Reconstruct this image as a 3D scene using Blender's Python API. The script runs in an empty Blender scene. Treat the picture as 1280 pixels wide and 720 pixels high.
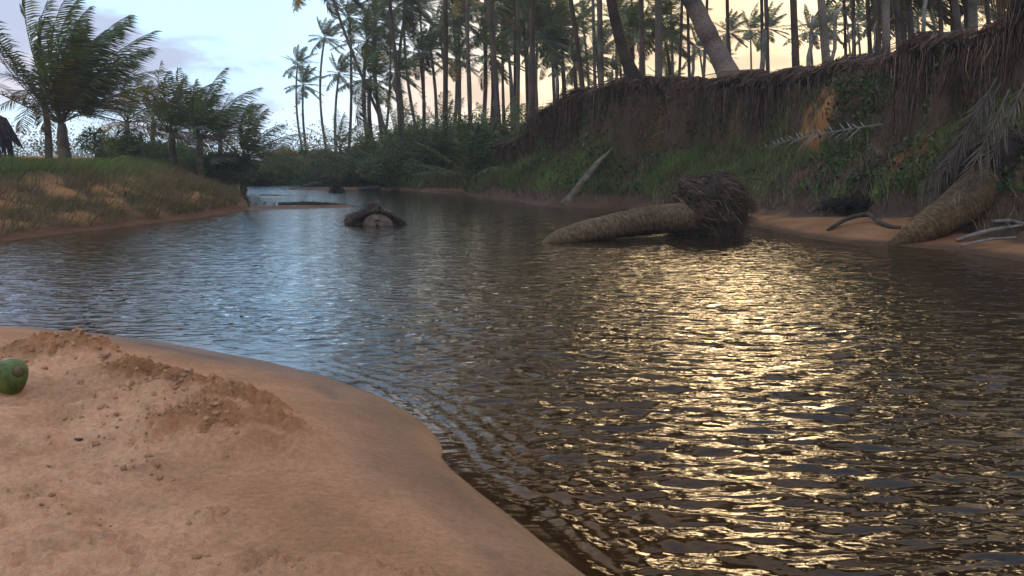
import bpy, math, random
import numpy as np
from mathutils import Vector
R = math.radians
rng = np.random.default_rng(7)
random.seed(7)
sc = bpy.context.scene
col = sc.collection

# ------------------------------------------------------------------ camera
F_PX, HOR, EYE = 1065.0, 200.0, 1.4          # focal length in photo pixels, horizon row, eye height above water
PITCH = math.atan((360 - HOR) / F_PX)
cd = bpy.data.cameras.new('Camera')
cam = bpy.data.objects.new('Camera', cd)
col.objects.link(cam)
sc.camera = cam
cd.sensor_width = 36
cd.lens = 36 * F_PX / 1280
cd.clip_start, cd.clip_end = 0.05, 8000
cam.location = (0, 0, EYE)
cam.rotation_euler = (R(90) - PITCH, 0, 0)

# ------------------------------------------------------------------ light
SUN_AZ, SUN_EL = R(21), R(10)
EXPOSURE = 1.55
SKY = 0.15
sd = Vector((math.sin(SUN_AZ) * math.cos(SUN_EL), math.cos(SUN_AZ) * math.cos(SUN_EL), math.sin(SUN_EL)))
world = bpy.data.worlds.new('World')
sc.world = world
world.use_nodes = True


class NT:
    """small helper to wire nodes"""
    def __init__(s, nt):
        s.nt = nt

    def n(s, typ, **kw):
        nd = s.nt.nodes.new(typ)
        for k, v in kw.items():
            setattr(nd, k, v)
        return nd

    def put(s, sock, v):
        if isinstance(v, bpy.types.NodeSocket):
            s.nt.links.new(v, sock)
        elif v is not None:
            sock.default_value = v

    def math(s, op, a, b=None, c=None, clamp=False):
        nd = s.n('ShaderNodeMath', operation=op, use_clamp=clamp)
        for i, v in enumerate((a, b, c)):
            s.put(nd.inputs[i], v)
        return nd.outputs[0]

    def vmath(s, op, a, b=None):
        nd = s.n('ShaderNodeVectorMath', operation=op)
        s.put(nd.inputs[0], a)
        s.put(nd.inputs[1], b)
        return nd.outputs['Value'] if op in ('DOT_PRODUCT', 'LENGTH') else nd.outputs[0]

    def mix(s, f, a, b, blend='MIX'):
        nd = s.n('ShaderNodeMix', data_type='RGBA', blend_type=blend)
        s.put(nd.inputs[0], f)
        s.put(nd.inputs[6], a)
        s.put(nd.inputs[7], b)
        return nd.outputs[2]

    def ramp(s, v, a, b, lo=0.0, hi=1.0, smooth=True):
        nd = s.n('ShaderNodeMapRange', interpolation_type='SMOOTHSTEP' if smooth else 'LINEAR')
        s.put(nd.inputs[0], v)
        for i, q in enumerate((a, b, lo, hi)):
            nd.inputs[1 + i].default_value = q
        return nd.outputs[0]

    def noise(s, vec, scale, detail=4, rough=.55, dist=0.0):
        nd = s.n('ShaderNodeTexNoise')
        s.put(nd.inputs['Vector'], vec)
        nd.inputs['Scale'].default_value = scale
        nd.inputs['Detail'].default_value = detail
        nd.inputs['Roughness'].default_value = rough
        nd.inputs['Distortion'].default_value = dist
        return nd.outputs[0]

    def mapping(s, vec, scale=(1, 1, 1), loc=(0, 0, 0)):
        nd = s.n('ShaderNodeMapping')
        s.put(nd.inputs[0], vec)
        nd.inputs['Scale'].default_value = scale
        nd.inputs['Location'].default_value = loc
        return nd.outputs[0]


t = NT(world.node_tree)
bg = world.node_tree.nodes['Background']
sky = t.n('ShaderNodeTexSky', sky_type='NISHITA', sun_disc=False)
sky.sun_elevation, sky.sun_rotation = SUN_EL, SUN_AZ
sky.air_density, sky.dust_density, sky.ozone_density = 1.0, 0.5, 1.2
tc = t.n('ShaderNodeTexCoord')
d = tc.outputs['Generated']
sep = t.n('ShaderNodeSeparateXYZ')
t.put(sep.inputs[0], d)
up = t.math('MAXIMUM', sep.outputs[2], 0.0)
# clouds: noise on the plane the view direction meets overhead
den = t.math('ADD', up, 0.16)
px = t.math('DIVIDE', sep.outputs[0], den)
py = t.math('DIVIDE', sep.outputs[1], den)
cv = t.n('ShaderNodeCombineXYZ')
t.put(cv.inputs[0], px)
t.put(cv.inputs[1], py)
cn = t.noise(t.mapping(cv.outputs[0], (0.55, 0.42, 1), (8.7, 1.5, 0)), 1.5, 6, .56, .35)
cn2 = t.noise(t.mapping(cv.outputs[0], (0.9, 0.6, 1), (7.7, 3.1, 0)), 1.3, 5, .55)
cosun = t.vmath('DOT_PRODUCT', d, tuple(sd))
hlen = t.math('MAXIMUM', t.math('SQRT', t.math('SUBTRACT', 1.0, t.math('MULTIPLY', sep.outputs[2], sep.outputs[2]))), .05)
azc = t.math('DIVIDE', t.math('ADD', t.math('MULTIPLY', sep.outputs[0], math.sin(SUN_AZ)), t.math('MULTIPLY', sep.outputs[1], math.cos(SUN_AZ))), hlen)
near = t.math('MULTIPLY', t.ramp(azc, .80, .975), t.ramp(up, .5, 1.0, 1.0, .0))      # 1 in the quarter of sky above the low sun
veil = t.mix(near, (1.6, 2.7, 4.0, 1), (3.3, 2.4, 1.3, 1))          # thin high veil lit by the low sun
base = t.mix(t.ramp(cosun, 0.3, 0.99, .72, .93), sky.outputs[0], veil)
shade = t.mix(near, (1.3, 1.42, 1.9, 1), (2.9, 2.0, 1.2, 1))
lit = t.mix(near, (2.5, 2.2, 2.3, 1), (3.7, 2.6, 1.45, 1))
cloud = t.mix(t.ramp(cn2, .47, .66), shade, lit)
final = t.mix(t.ramp(cn, .455, .56, 0, .92), base, cloud)
t.put(bg.inputs[0], final)
bg.inputs[1].default_value = SKY

sl = bpy.data.lights.new('Sun', 'SUN')
sl.energy, sl.angle, sl.color = .85, R(30), (1.0, .70, .36)
so = bpy.data.objects.new('Sun', sl)
col.objects.link(so)
so.rotation_euler = (-sd).to_track_quat('-Z', 'Y').to_euler()
sc.view_settings.view_transform = 'Standard'
sc.view_settings.look = 'None'
sc.view_settings.gamma = 1
sc.view_settings.use_curve_mapping = False
sc.view_settings.exposure = EXPOSURE
sc.cycles.max_bounces = 6
sc.cycles.transparent_max_bounces = 12
sc.cycles.caustics_reflective = False
sc.cycles.sample_clamp_indirect = 4

# ------------------------------------------------------------------ pixel and terrain maths
CP, SP = math.cos(PITCH), math.sin(PITCH)


def ray(u, v):
    a, b = (u - 640) / F_PX, -(v - 360) / F_PX
    return np.array([a, CP + b * SP, -SP + b * CP])


def W(u, v, z=0.0):
    r = ray(u, v)
    k = (z - EYE) / r[2]
    return np.array([r[0] * k, r[1] * k])


def at(u, v, D):
    r = ray(u, v)
    k = D / r[1]
    return np.array([r[0] * k, D, EYE + r[2] * k])


RT = [  # far bank of the river, from the bend towards us: u, v, crest height, face width, strip of sand at the foot
    (404, 225, .7, 2, .3), (440, 231, .8, 2, .3), (512, 238, .9, 2, .3), (560, 240, 1.3, 2.2, .8), (595, 246, 2.6, 3.0, .1),
    (642, 250, 3.85, 3.4, .05), (680, 257, 4.0, 3.6, .05), (730, 259, 3.95, 3.6, .05), (787, 260, 3.85, 3.8, .05), (850, 264, 3.85, 4, .1),
    (922, 273, 3.9, 3.8, .6), (940, 282, 3.95, 3.4, 1.1), (991, 293, 4.4, 3.4, 1.9), (1017, 299, 4.7, 3.4, 2.2), (1073, 304, 5.0, 3.5, 2.2),
    (1122, 307, 5.25, 3.7, 1.5), (1188, 312, 5.5, 3.8, .9), (1280, 327, 5.7, 3.8, .8)]
right_p = [W(a[0], a[1]) for a in RT] + [np.array(q, float) for q in ((9.2, 8.2), (11, 3), (14, -10), (18, -40))]
right_a = np.array([a[2:] for a in RT] + [(5.5, 3.8, .5)] * 4, float)
left_p = [np.array(q, float) for q in ((-60, 1), (-24, 10.5), (-14, 13))] + [W(u, v) for u, v in (
    (0, 302), (60, 294), (150, 284), (240, 273), (280, 267), (312, 262), (309, 252), (300, 240), (300, 232), (322, 228.5), (341, 226), (341, 224), (404, 225))]
beach_p = [np.array(q, float) for q in ((-60, -8), (-24, 3), (-10, 6.7))] + [W(u, v) for u, v in (
    (0, 412), (60, 414), (150, 423), (250, 438), (350, 457), (420, 475), (470, 494), (510, 514), (537, 536), (550, 553), (553, 563), (551, 572),
    (564, 587), (595, 613), (640, 647), (690, 688), (735, 722))] + [np.array(q, float) for q in ((.5, 2.1), (.72, 1.2), (.9, 0), (1.2, -8), (2, -40))]
poly = np.array(left_p[:-1] + right_p + beach_p[::-1])


def seg_dist(P, pl, attr=None):
    pl = np.array(pl)
    best = np.full(len(P), 1e9)
    out = None if attr is None else np.zeros((len(P), attr.shape[1]))
    for i in range(len(pl) - 1):
        a, b = pl[i], pl[i + 1]
        ab = b - a
        tt = np.clip(((P - a) @ ab) / (ab @ ab), 0, 1)
        q = P - (a + tt[:, None] * ab)
        dd = q[:, 0] ** 2 + q[:, 1] ** 2
        m = dd < best
        best[m] = dd[m]
        if attr is not None:
            out[m] = attr[i] + tt[m, None] * (attr[i + 1] - attr[i])
    return np.sqrt(best), out


def inside(P):
    x, y = P[:, 0], P[:, 1]
    r = np.zeros(len(P), bool)
    n = len(poly)
    for i in range(n):
        x1, y1 = poly[i]
        x2, y2 = poly[(i + 1) % n]
        if y1 == y2:
            continue
        r ^= ((y1 > y) != (y2 > y)) & (x < (x2 - x1) * (y - y1) / (y2 - y1) + x1)
    return r


_tab = np.random.default_rng(3).random((256, 256))


def vn(x, y):
    xi, yi = np.floor(x).astype(int), np.floor(y).astype(int)
    fx, fy = x - xi, y - yi
    fx, fy = fx * fx * (3 - 2 * fx), fy * fy * (3 - 2 * fy)
    a, b = _tab[xi & 255, yi & 255], _tab[(xi + 1) & 255, yi & 255]
    c, e = _tab[xi & 255, (yi + 1) & 255], _tab[(xi + 1) & 255, (yi + 1) & 255]
    return (a + (b - a) * fx) * (1 - fy) + (c + (e - c) * fx) * fy


def fbm(x, y, o=4, g=.5):
    s, a, tot = 0, 1, 0
    for i in range(o):
        s = s + a * (vn(x * 2 ** i + 17.3 * i, y * 2 ** i + 9.1 * i) - .5)
        tot += a
        a *= g
    return s / tot * 2          # about -1..1


def sst(a, b, x):
    q = np.clip((x - a) / (b - a), 0, 1)
    return q * q * (3 - 2 * q)


DUNE = at(50, 191, 44)
# heaps of dug sand on the beach: u, v, radius along x, radius along y, height
HEAPS = [(55, 452, .42, .26, .07), (110, 452, .25, .16, .08), (175, 470, .3, .2, .06), (230, 500, .33, .22, .10), (300, 520, .34, .2, .10), (345, 540, .2, .13, .06), (262, 548, .36, .17, .06), (335, 560, .22, .13, .05), (150, 515, .3, .15, .05), (205, 535, .22, .12, .045),
         (90, 500, .4, .2, -.035), (75, 527, .18, .12, -.05), (225, 482, .15, .09, -.05), (180, 590, .16, .1, .025), (120, 605, .13, .08, .025), (45, 640, .12, .08, .03),
         (275, 642, .16, .07, .028), (200, 560, .5, .12, .03), (330, 620, .4, .14, .015), (480, 705, .25, .07, .04), (330, 700, .3, .08, .035), (60, 690, .3, .08, .02), (385, 590, .2, .1, .012), (100, 660, .1, .05, .025)]
HW = [(*W(u, v, .2), a, b, h) for u, v, a, b, h in HEAPS]


def terrain(x, y):
    """height, and the masks the ground material needs"""
    P = np.stack([x, y], 1)
    wob = fbm(x * .5, y * .5, 3)
    ins = inside(P)
    dl, _ = seg_dist(P, left_p)
    db, _ = seg_dist(P, beach_p)
    dr, A = seg_dist(P, right_p, right_a)
    H, fw, sb = A[:, 0], A[:, 1], A[:, 2]
    # beach
    heap = np.zeros(len(x))
    rough = np.zeros(len(x))
    for hx, hy, a, b, h in HW:
        e = np.exp(-(((x - hx) / a) ** 2 + ((y - hy) / b) ** 2))
        heap += h * 1.25 * e
        if h > .05:
            rough = np.maximum(rough, e)
        elif h > .02:
            rough = np.maximum(rough, .55 * e)
    dry = sst(.75, 1.5, db + .25 * fbm(x * 1.3, y * 1.3, 2))
    zb = .03 * sst(0, .12, db) + .20 * (1 - np.exp(-db / .9)) + .035 * np.clip(db - 1, 0, 30) * np.exp(-db / 12)
    zb += heap * (1 + .35 * fbm(x * 7, y * 7, 3))
    zb += dry * (.050 * fbm(x * 2.3, y * 2.9, 3) + .045 * fbm(x * 6, y * 8, 4, .6) + .024 * np.abs(fbm(x * 14, y * 16, 3)))
    rough = np.maximum(rough, dry * .5 * sst(.22, .5, fbm(x * 2.1 + 31, y * 3.3, 3)))
    wx, wy = x + .06 * fbm(x * 6, y * 6, 2), y + .06 * fbm(x * 6 + 40, y * 6, 2)
    lump = 1 - np.abs(fbm(wx * 9, wy * 9, 3, .6)) * 2.2
    zb += (.070 * np.clip(lump, -.3, 1) * np.clip(rough, .3, 1) + .062 * np.abs(fbm(x * 20, y * 20, 4, .65)) - .03) * sst(.15, .7, rough + .25 * fbm(x * 4, y * 4, 2))
    zb += dry * .004 * fbm(x * 45, y * 45, 2)
    # a low swash step in the wet sand
    zb += .012 * sst(.30, .38, db + .12 * fbm(x * .9, y * .9, 2)) * (1 - sst(.5, 1.2, db))
    # left bank
    dj = dl + .55 * wob
    tl = np.clip(dj / 3.0, 0, 1)
    zl = .10 * np.clip(dl, 0, .8) + 1.02 * tl ** 1.2 * sst(0, .5, dl) + .012 * np.clip(dl - 3, 0, 25)
    zl += .14 * fbm(x * 1.1, y * 1.1, 4) * sst(.2, 1.2, dl) + .10 * np.abs(fbm(x * 2.5, y * 2.5, 3)) * sst(.5, 1.2, dl) * (1 - sst(2.5, 4, dl))
    zl += .55 * np.exp(-(((x - DUNE[0]) / 4.5) ** 2 + ((y - DUNE[1]) / 4) ** 2))
    # right bank: sand strip, slumped slope, steep rooty cliff, plateau
    dj = dr + .7 * wob * sst(.3, 2, dr) + .25 * fbm(x * 1.8, y * 1.8, 3) * sst(.3, 1.5, dr)
    tr = np.clip((dj - sb) / fw, 0, 1.4)
    S = np.interp(tr, [0, .12, .35, .66, .77, .87, 1.0, 1.4], [0, .1, .25, .41, .79, .95, 1.0, 1.02])
    zs = .17 * np.clip(dr, 0, sb)
    zr = zs + (H - zs) * S + (.30 * fbm(x * .9, y * .9, 4) + .22 * fbm(x * 2.6, y * 2.6, 4, .6)) * sst(sb + .1, sb + 1.2, dr)
    zr -= .012 * np.clip(dr - 8, 0, 60)
    w = [1 / (q + .03) ** 4 for q in (dl, db, dr)]
    z = (w[0] * zl + w[1] * zb + w[2] * zr) / (w[0] + w[1] + w[2])
    bed = -np.minimum(np.minimum(.10 * db + .03 * sst(0, .1, db), .30 * dl), np.minimum(.14 * dr + .1 * sst(.5, 3, dr), 1.3))
    # low sand bars in the river
    bar = np.zeros(len(x)) - 9
    for (a, b, c, wd, hh) in BARS:
        q, _ = seg_dist(P, [a, b])
        bar = np.maximum(bar, hh - (q / wd) ** 2 * .12 + .03 * fbm(x * 2, y * 2, 2))
    bed = np.maximum(bed, bar)
    z = np.where(ins, bed, z)
    cls = np.argmin(np.stack([dl, db, dr]), 0)
    return dict(z=z, ins=ins, dl=dl, db=db, dr=dr, H=H, fw=fw, sb=sb, tr=tr, cls=cls, dry=dry, rough=rough)


BARS = [(W(318, 261), W(422, 258.5), 0, .55, .07), (W(378, 236.5), W(470, 236), 0, .9, .10), (W(545, 239), W(585, 242), 0, .8, .10), (W(330, 244), W(375, 245), 0, .4, .03)]


def gz(x, y):
    return float(terrain(np.array([float(x)]), np.array([float(y)]))['z'][0])


def gza(x, y):
    return terrain(np.asarray(x, float), np.asarray(y, float))['z']


def hit(u, v, d0=1.5, d1=140):
    r = ray(u, v)
    D = np.concatenate([np.arange(d0, 40, .04), np.arange(40, d1, .25)])
    k = D / r[1]
    z = EYE + r[2] * k
    g = np.maximum(terrain(r[0] * k, D)['z'], 0)
    i = np.argmax(g >= z) if (g >= z).any() else len(D) - 1
    return np.array([r[0] * k[i], D[i], max(g[i], 0)])


# ------------------------------------------------------------------ mesh helpers
def mk(name, V, Fc, mat, parent=None, colr=None, smooth=True, loc=None):
    """one mesh object from triangles; colr = per-vertex colour"""
    me = mesh(name, V, Fc, mat, colr, smooth)
    return inst(name, me, parent, loc)


def mesh(name, V, Fc, mat, colr=None, smooth=True):
    V = np.ascontiguousarray(V, np.float32)
    Fc = np.ascontiguousarray(Fc, np.int32)
    me = bpy.data.meshes.new(name)
    me.vertices.add(len(V))
    me.vertices.foreach_set('co', V.ravel())
    k = Fc.shape[1]
    me.loops.add(Fc.size)
    me.loops.foreach_set('vertex_index', Fc.ravel())
    me.polygons.add(len(Fc))
    me.polygons.foreach_set('loop_start', np.arange(len(Fc), dtype=np.int32) * k)
    me.polygons.foreach_set('use_smooth', np.full(len(Fc), smooth))
    me.update(calc_edges=True)
    me.validate()
    if colr is not None:
        c = np.ones((len(V), 4), np.float32)
        c[:, :colr.shape[1]] = colr
        a = me.color_attributes.new('Col', 'FLOAT_COLOR', 'POINT')
        a.data.foreach_set('color', c.ravel())
    me.materials.append(mat)
    return me


def inst(name, me, parent=None, loc=None, rot=None, scale=None):
    o = bpy.data.objects.new(name, me)
    col.objects.link(o)
    if parent:
        o.parent = parent
    if loc is not None:
        o.location = [float(q) for q in loc]
    if rot is not None:
        o.rotation_euler = rot
    if scale is not None:
        o.scale = (scale,) * 3 if not hasattr(scale, '__len__') else scale
    return o


def empty(name, loc, label=None, cat=None, group=None):
    o = bpy.data.objects.new(name, None)
    col.objects.link(o)
    o.empty_display_size = .2
    o.location = [float(q) for q in loc]
    if label:
        tag(o, label, cat, group)
    return o


def tag(o, label=None, cat=None, group=None, kind=None):
    for k, v in (('label', label), ('category', cat), ('group', group), ('kind', kind)):
        if v:
            o[k] = v
    return o


class MB:
    """collects triangles with vertex colours"""
    def __init__(s):
        s.V, s.F, s.C, s.n = [], [], [], 0

    def add(s, V, Fc, C=(1, 1, 1)):
        V = np.asarray(V, float)
        Fc = np.asarray(Fc, int)
        if Fc.shape[1] == 4:
            Fc = np.concatenate([Fc[:, [0, 1, 2]], Fc[:, [0, 2, 3]]])
        s.V.append(V)
        s.F.append(Fc + s.n)
        C = np.asarray(C, float)
        s.C.append(np.broadcast_to(C, (len(V), 3)) if C.ndim == 1 else C)
        s.n += len(V)
        return s

    def build(s, name, mat, parent=None, loc=None, smooth=True):
        return inst(name, s.mesh(name, mat, smooth), parent, loc)

    def mesh(s, name, mat, smooth=True):
        return mesh(name, np.concatenate(s.V), np.concatenate(s.F), mat, np.concatenate(s.C), smooth)


def frames(pts):
    T = np.gradient(pts, axis=0)
    T /= np.linalg.norm(T, axis=1)[:, None] + 1e-9
    ref = np.array([0, 0, 1.0]) if abs(T[0, 2]) < .9 else np.array([1.0, 0, 0])
    N = np.zeros_like(T)
    n = np.cross(ref, T[0])
    for i in range(len(T)):
        n = n - T[i] * (n @ T[i])
        n /= np.linalg.norm(n) + 1e-9
        N[i] = n
    return T, N, np.cross(T, N)


def tube(pts, rad, sides=8, cap=True, jag=0.0, oval=1.0):
    pts = np.asarray(pts, float)
    rad = np.broadcast_to(np.asarray(rad, float), (len(pts),))
    T, N, B = frames(pts)
    a = np.linspace(0, 2 * np.pi, sides, endpoint=False)
    r = rad[:, None] * (1 + jag * rng.normal(size=(len(pts), sides)))
    V = pts[:, None] + r[..., None] * (np.cos(a)[None, :, None] * N[:, None] + oval * np.sin(a)[None, :, None] * B[:, None])
    n = len(pts)
    i, j = np.meshgrid(np.arange(n - 1), np.arange(sides), indexing='ij')
    j2 = (j + 1) % sides
    Q = np.stack([i * sides + j, i * sides + j2, (i + 1) * sides + j2, (i + 1) * sides + j], -1).reshape(-1, 4)
    Fc = np.concatenate([Q[:, [0, 1, 2]], Q[:, [0, 2, 3]]])
    V = V.reshape(-1, 3)
    if cap:
        V = np.concatenate([V, pts[:1], pts[-1:]])
        k = np.arange(sides)
        k2 = (k + 1) % sides
        c0, c1 = n * sides, n * sides + 1
        Fc = np.concatenate([Fc, np.stack([np.full(sides, c0), k2, k], 1), np.stack([np.full(sides, c1), (n - 1) * sides + k, (n - 1) * sides + k2], 1)])
    return V, Fc


def strands(P, rad):
    """many thin three-sided strands at once: P (N, K, 3), rad (N, K) -> triangles"""
    N, K, _ = P.shape
    T = np.gradient(P, axis=1)
    T /= np.linalg.norm(T, axis=2, keepdims=True) + 1e-9
    ref = np.where(np.abs(T[..., 2:3]) < .8, np.array([0, 0, 1.0]), np.array([0, 1.0, 0]))
    A = np.cross(T, ref)
    A /= np.linalg.norm(A, axis=2, keepdims=True) + 1e-9
    B = np.cross(T, A)
    ang = np.array([0, 2.094, 4.189])
    V = P[:, :, None] + rad[:, :, None, None] * (np.cos(ang)[:, None] * A[:, :, None] + np.sin(ang)[:, None] * B[:, :, None])
    n, k, j = np.meshgrid(np.arange(N), np.arange(K - 1), np.arange(3), indexing='ij')
    b = n * K * 3
    j2 = (j + 1) % 3
    Q = np.stack([b + k * 3 + j, b + k * 3 + j2, b + (k + 1) * 3 + j2, b + (k + 1) * 3 + j], -1).reshape(-1, 4)
    return V.reshape(-1, 3), np.concatenate([Q[:, [0, 1, 2]], Q[:, [0, 2, 3]]])


def blades(base, direc, length, width, bend, segs=2):
    """grass blades / leaflets: base (N,3), direc (N,3) unit, bend (N,3) added at the tip -> flat tapering strips"""
    N = len(base)
    side = np.cross(direc, rng.normal(size=(N, 3)))
    side /= np.linalg.norm(side, axis=1)[:, None] + 1e-9
    V = []
    for i in range(segs):
        s = i / segs
        c = base + direc * (length * s)[:, None] + bend * (s * s)
        wv = side * (width * (1 - .6 * s) * .5)[:, None]
        V += [c - wv, c + wv]
    V.append(base + direc * length[:, None] + bend)
    V = np.stack(V, 1)
    m = 2 * segs + 1
    loc = []
    for i in range(segs - 1):
        a = 2 * i
        loc += [[a, a + 1, a + 3], [a, a + 3, a + 2]]
    loc.append([2 * segs - 2, 2 * segs - 1, 2 * segs])
    Fc = (np.arange(N)[:, None, None] * m + np.array(loc)[None]).reshape(-1, 3)
    return V.reshape(-1, 3), Fc, m


def leaves(P, size, n_hint=None, droop=.3, aspect=.55):
    """diamond leaves, slightly folded, at P (N,3)"""
    N = len(P)
    dv = rng.normal(size=(N, 3))
    if n_hint is not None:
        dv = dv * .8 + n_hint
    dv[:, 2] -= droop
    dv /= np.linalg.norm(dv, axis=1)[:, None] + 1e-9
    sv = np.cross(dv, rng.normal(size=(N, 3)))
    sv /= np.linalg.norm(sv, axis=1)[:, None] + 1e-9
    up_ = np.cross(sv, dv)
    L = size[:, None]
    mid = P + dv * L * .5
    V = np.stack([P, mid + sv * L * aspect * .5 + up_ * L * .08, P + dv * L, mid - sv * L * aspect * .5 + up_ * L * .08], 1)
    Fc = (np.arange(N)[:, None, None] * 4 + np.array([[0, 1, 2], [0, 2, 3]])[None]).reshape(-1, 3)
    return V.reshape(-1, 3), Fc


def tint(n, base, var=.25, hue=.1, rep=1):
    c = np.array(base)[None] * (1 + var * rng.normal(size=(n, 1))) * (1 + hue * rng.normal(size=(n, 3)))
    return np.repeat(np.clip(c, .004, .9), rep, 0)


# ------------------------------------------------------------------ materials
def material(name, rough=.9, spec=.2, bump=None, noise=None, translucent=0.0, vary=.35, vscale=3.0):
    m = bpy.data.materials.new(name)
    m.use_nodes = True
    t = NT(m.node_tree)
    bs = m.node_tree.nodes['Principled BSDF']
    out = m.node_tree.nodes['Material Output']
    at_ = t.n('ShaderNodeAttribute', attribute_name='Col')
    tc = t.n('ShaderNodeTexCoord').outputs['Object']
    c = at_.outputs['Color']
    if vary:
        nz = t.noise(tc, vscale, 5, .6)
        c = t.mix(1.0, c, t.mix(t.ramp(nz, .3, .7), (1 - vary,) * 3 + (1,), (1 + vary,) * 3 + (1,)), 'MULTIPLY')
    t.put(bs.inputs['Base Color'], c)
    bs.inputs['Roughness'].default_value = rough
    bs.inputs['Specular IOR Level'].default_value = spec
    if bump:
        b = t.n('ShaderNodeBump')
        b.inputs['Strength'].default_value = bump[1]
        b.inputs['Distance'].default_value = bump[2]
        t.put(b.inputs['Height'], t.noise(t.mapping(tc, bump[3] if len(bump) > 3 else (1, 1, 1)), bump[0], 6, .65))
        t.put(bs.inputs['Normal'], b.outputs[0])
    if translucent:
        tr = t.n('ShaderNodeBsdfTranslucent')
        t.put(tr.inputs[0], t.mix(1.0, c, (1.2, 1.25, .6, 1), 'MULTIPLY'))
        mx = t.n('ShaderNodeMixShader')
        mx.inputs[0].default_value = translucent
        t.put(mx.inputs[1], bs.outputs[0])
        t.put(mx.inputs[2], tr.outputs[0])
        t.put(out.inputs[0], mx.outputs[0])
    return m


M_leaf = material('leaf', .6, .3, translucent=.3, vary=.25, vscale=1.5)
M_frond = material('palm_frond', .5, .35, translucent=.22, vary=.2, vscale=1.0)
M_dry = material('dry_frond', .85, .15, vary=.3, vscale=4)
M_grass = material('grass', .7, .2, translucent=.3, vary=.3, vscale=.6)
M_root = material('root', .95, .1, vary=.4, vscale=5)
M_bark = material('palm_bark', .9, .15, bump=(22, .7, .02, (1, 1, 3)), vary=.3, vscale=17)
M_wood = material('weathered_wood', .85, .2, bump=(25, .6, .01, (1, 1, .4)), vary=.45, vscale=5)
M_soil = material('soil', .95, .1, bump=(12, .8, .03), vary=.4, vscale=4)
M_sandclod = material('sand_clod', .95, .1, bump=(60, .5, .004), vary=.2, vscale=14)
M_husk = material('coconut_husk', .55, .3, bump=(14, .5, .006), vary=.5, vscale=16)

# ground
M_ground = bpy.data.materials.new('ground')
M_ground.use_nodes = True
t = NT(M_ground.node_tree)
bs = M_ground.node_tree.nodes['Principled BSDF']
ca = t.n('ShaderNodeAttribute', attribute_name='Col')
wa = t.n('ShaderNodeAttribute', attribute_name='wet')
tc = t.n('ShaderNodeTexCoord').outputs['Object']
n1 = t.noise(tc, 1.7, 6, .62)
n2 = t.noise(tc, 38, 4, .7)
n3 = t.noise(tc, 330, 2, .6)
c = t.mix(1, ca.outputs['Color'], t.mix(t.ramp(n1, .3, .7), (.78, .76, .74, 1), (1.2, 1.2, 1.2, 1)), 'MULTIPLY')
c = t.mix(1, c, t.mix(t.ramp(n2, .25, .75), (.80, .79, .78, 1), (1.16, 1.16, 1.16, 1)), 'MULTIPLY')
c = t.mix(1, c, t.mix(t.ramp(n3, .25, .75), (.80, .80, .80, 1), (1.16, 1.16, 1.15, 1)), 'MULTIPLY')
t.put(bs.inputs['Base Color'], c)
t.put(bs.inputs['Roughness'], t.ramp(wa.outputs['Fac'], 0, 1, .95, .55, False))
t.put(bs.inputs['Specular IOR Level'], t.ramp(wa.outputs['Fac'], 0, 1, .1, .2, False))
b1 = t.n('ShaderNodeBump')
b1.inputs['Distance'].default_value = .022
t.put(b1.inputs['Strength'], t.ramp(wa.outputs['Fac'], 0, .7, .8, .05, False))
t.put(b1.inputs['Height'], t.math('ADD', t.math('MULTIPLY', n2, 1.0), t.math('MULTIPLY', n3, .25)))
t.put(bs.inputs['Normal'], b1.outputs[0])

# water: brown, tea-stained, thin over the shallows
M_water = bpy.data.materials.new('river_water')
M_water.use_nodes = True
t = NT(M_water.node_tree)
M_water.node_tree.nodes.remove(M_water.node_tree.nodes['Principled BSDF'])
out = M_water.node_tree.nodes['Material Output']
tc = t.n('ShaderNodeTexCoord').outputs['Object']
da = t.n('ShaderNodeAttribute', attribute_name='depth')
h1 = t.noise(t.mapping(tc, (.6, 1.7, 1)), 5.6, 1.5, .5, .4)
h2 = t.noise(t.mapping(tc, (.8, 1.7, 1), (3, 1, 0)), 11, 2, .5, .3)
hh = t.math('ADD', t.math('MULTIPLY', h1, 1.0), t.math('MULTIPLY', h2, .22))
bp = t.n('ShaderNodeBump')
bp.inputs['Distance'].default_value = .038
ch = t.n('ShaderNodeAttribute', attribute_name='chop')
t.put(bp.inputs['Strength'], t.math('MULTIPLY', ch.outputs['Fac'], t.ramp(da.outputs['Fac'], 0, .14, .12, 1.0)))
t.put(bp.inputs['Height'], hh)
df = t.n('ShaderNodeBsdfDiffuse')
df.inputs[0].default_value = (.030, .017, .008, 1)
tp = t.n('ShaderNodeBsdfTransparent')
tp.inputs[0].default_value = (.80, .66, .48, 1)
mb = t.n('ShaderNodeMixShader')
t.put(mb.inputs[0], t.ramp(da.outputs['Fac'], 0.0, .30, .0, 1.0, False))
t.put(mb.inputs[1], tp.outputs[0])
t.put(mb.inputs[2], df.outputs[0])
gl = t.n('ShaderNodeBsdfGlossy')
gl.inputs['Roughness'].default_value = .04
gl.inputs[0].default_value = (1, 1, 1, 1)
t.put(gl.inputs['Normal'], bp.outputs[0])
fr = t.n('ShaderNodeFresnel')
fr.inputs[0].default_value = 1.38
t.put(fr.inputs['Normal'], bp.outputs[0])
ms = t.n('ShaderNodeMixShader')
t.put(ms.inputs[0], fr.outputs[0])
t.put(ms.inputs[1], mb.outputs[0])
t.put(ms.inputs[2], gl.outputs[0])
t.put(out.inputs[0], ms.outputs[0])


# ------------------------------------------------------------------ ground and water sheets
def rings(spec):
    """spec: list of (until radius, step at that radius)"""
    r, out_ = spec[0][0], [spec[0][0]]
    st0 = spec[0][1]
    for (ra, sa), (rb, sb_) in zip(spec[:-1], spec[1:]):
        while r < rb:
            f = (r - ra) / (rb - ra)
            r += sa + (sb_ - sa) * f
            out_.append(r)
    return np.array(out_)


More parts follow.
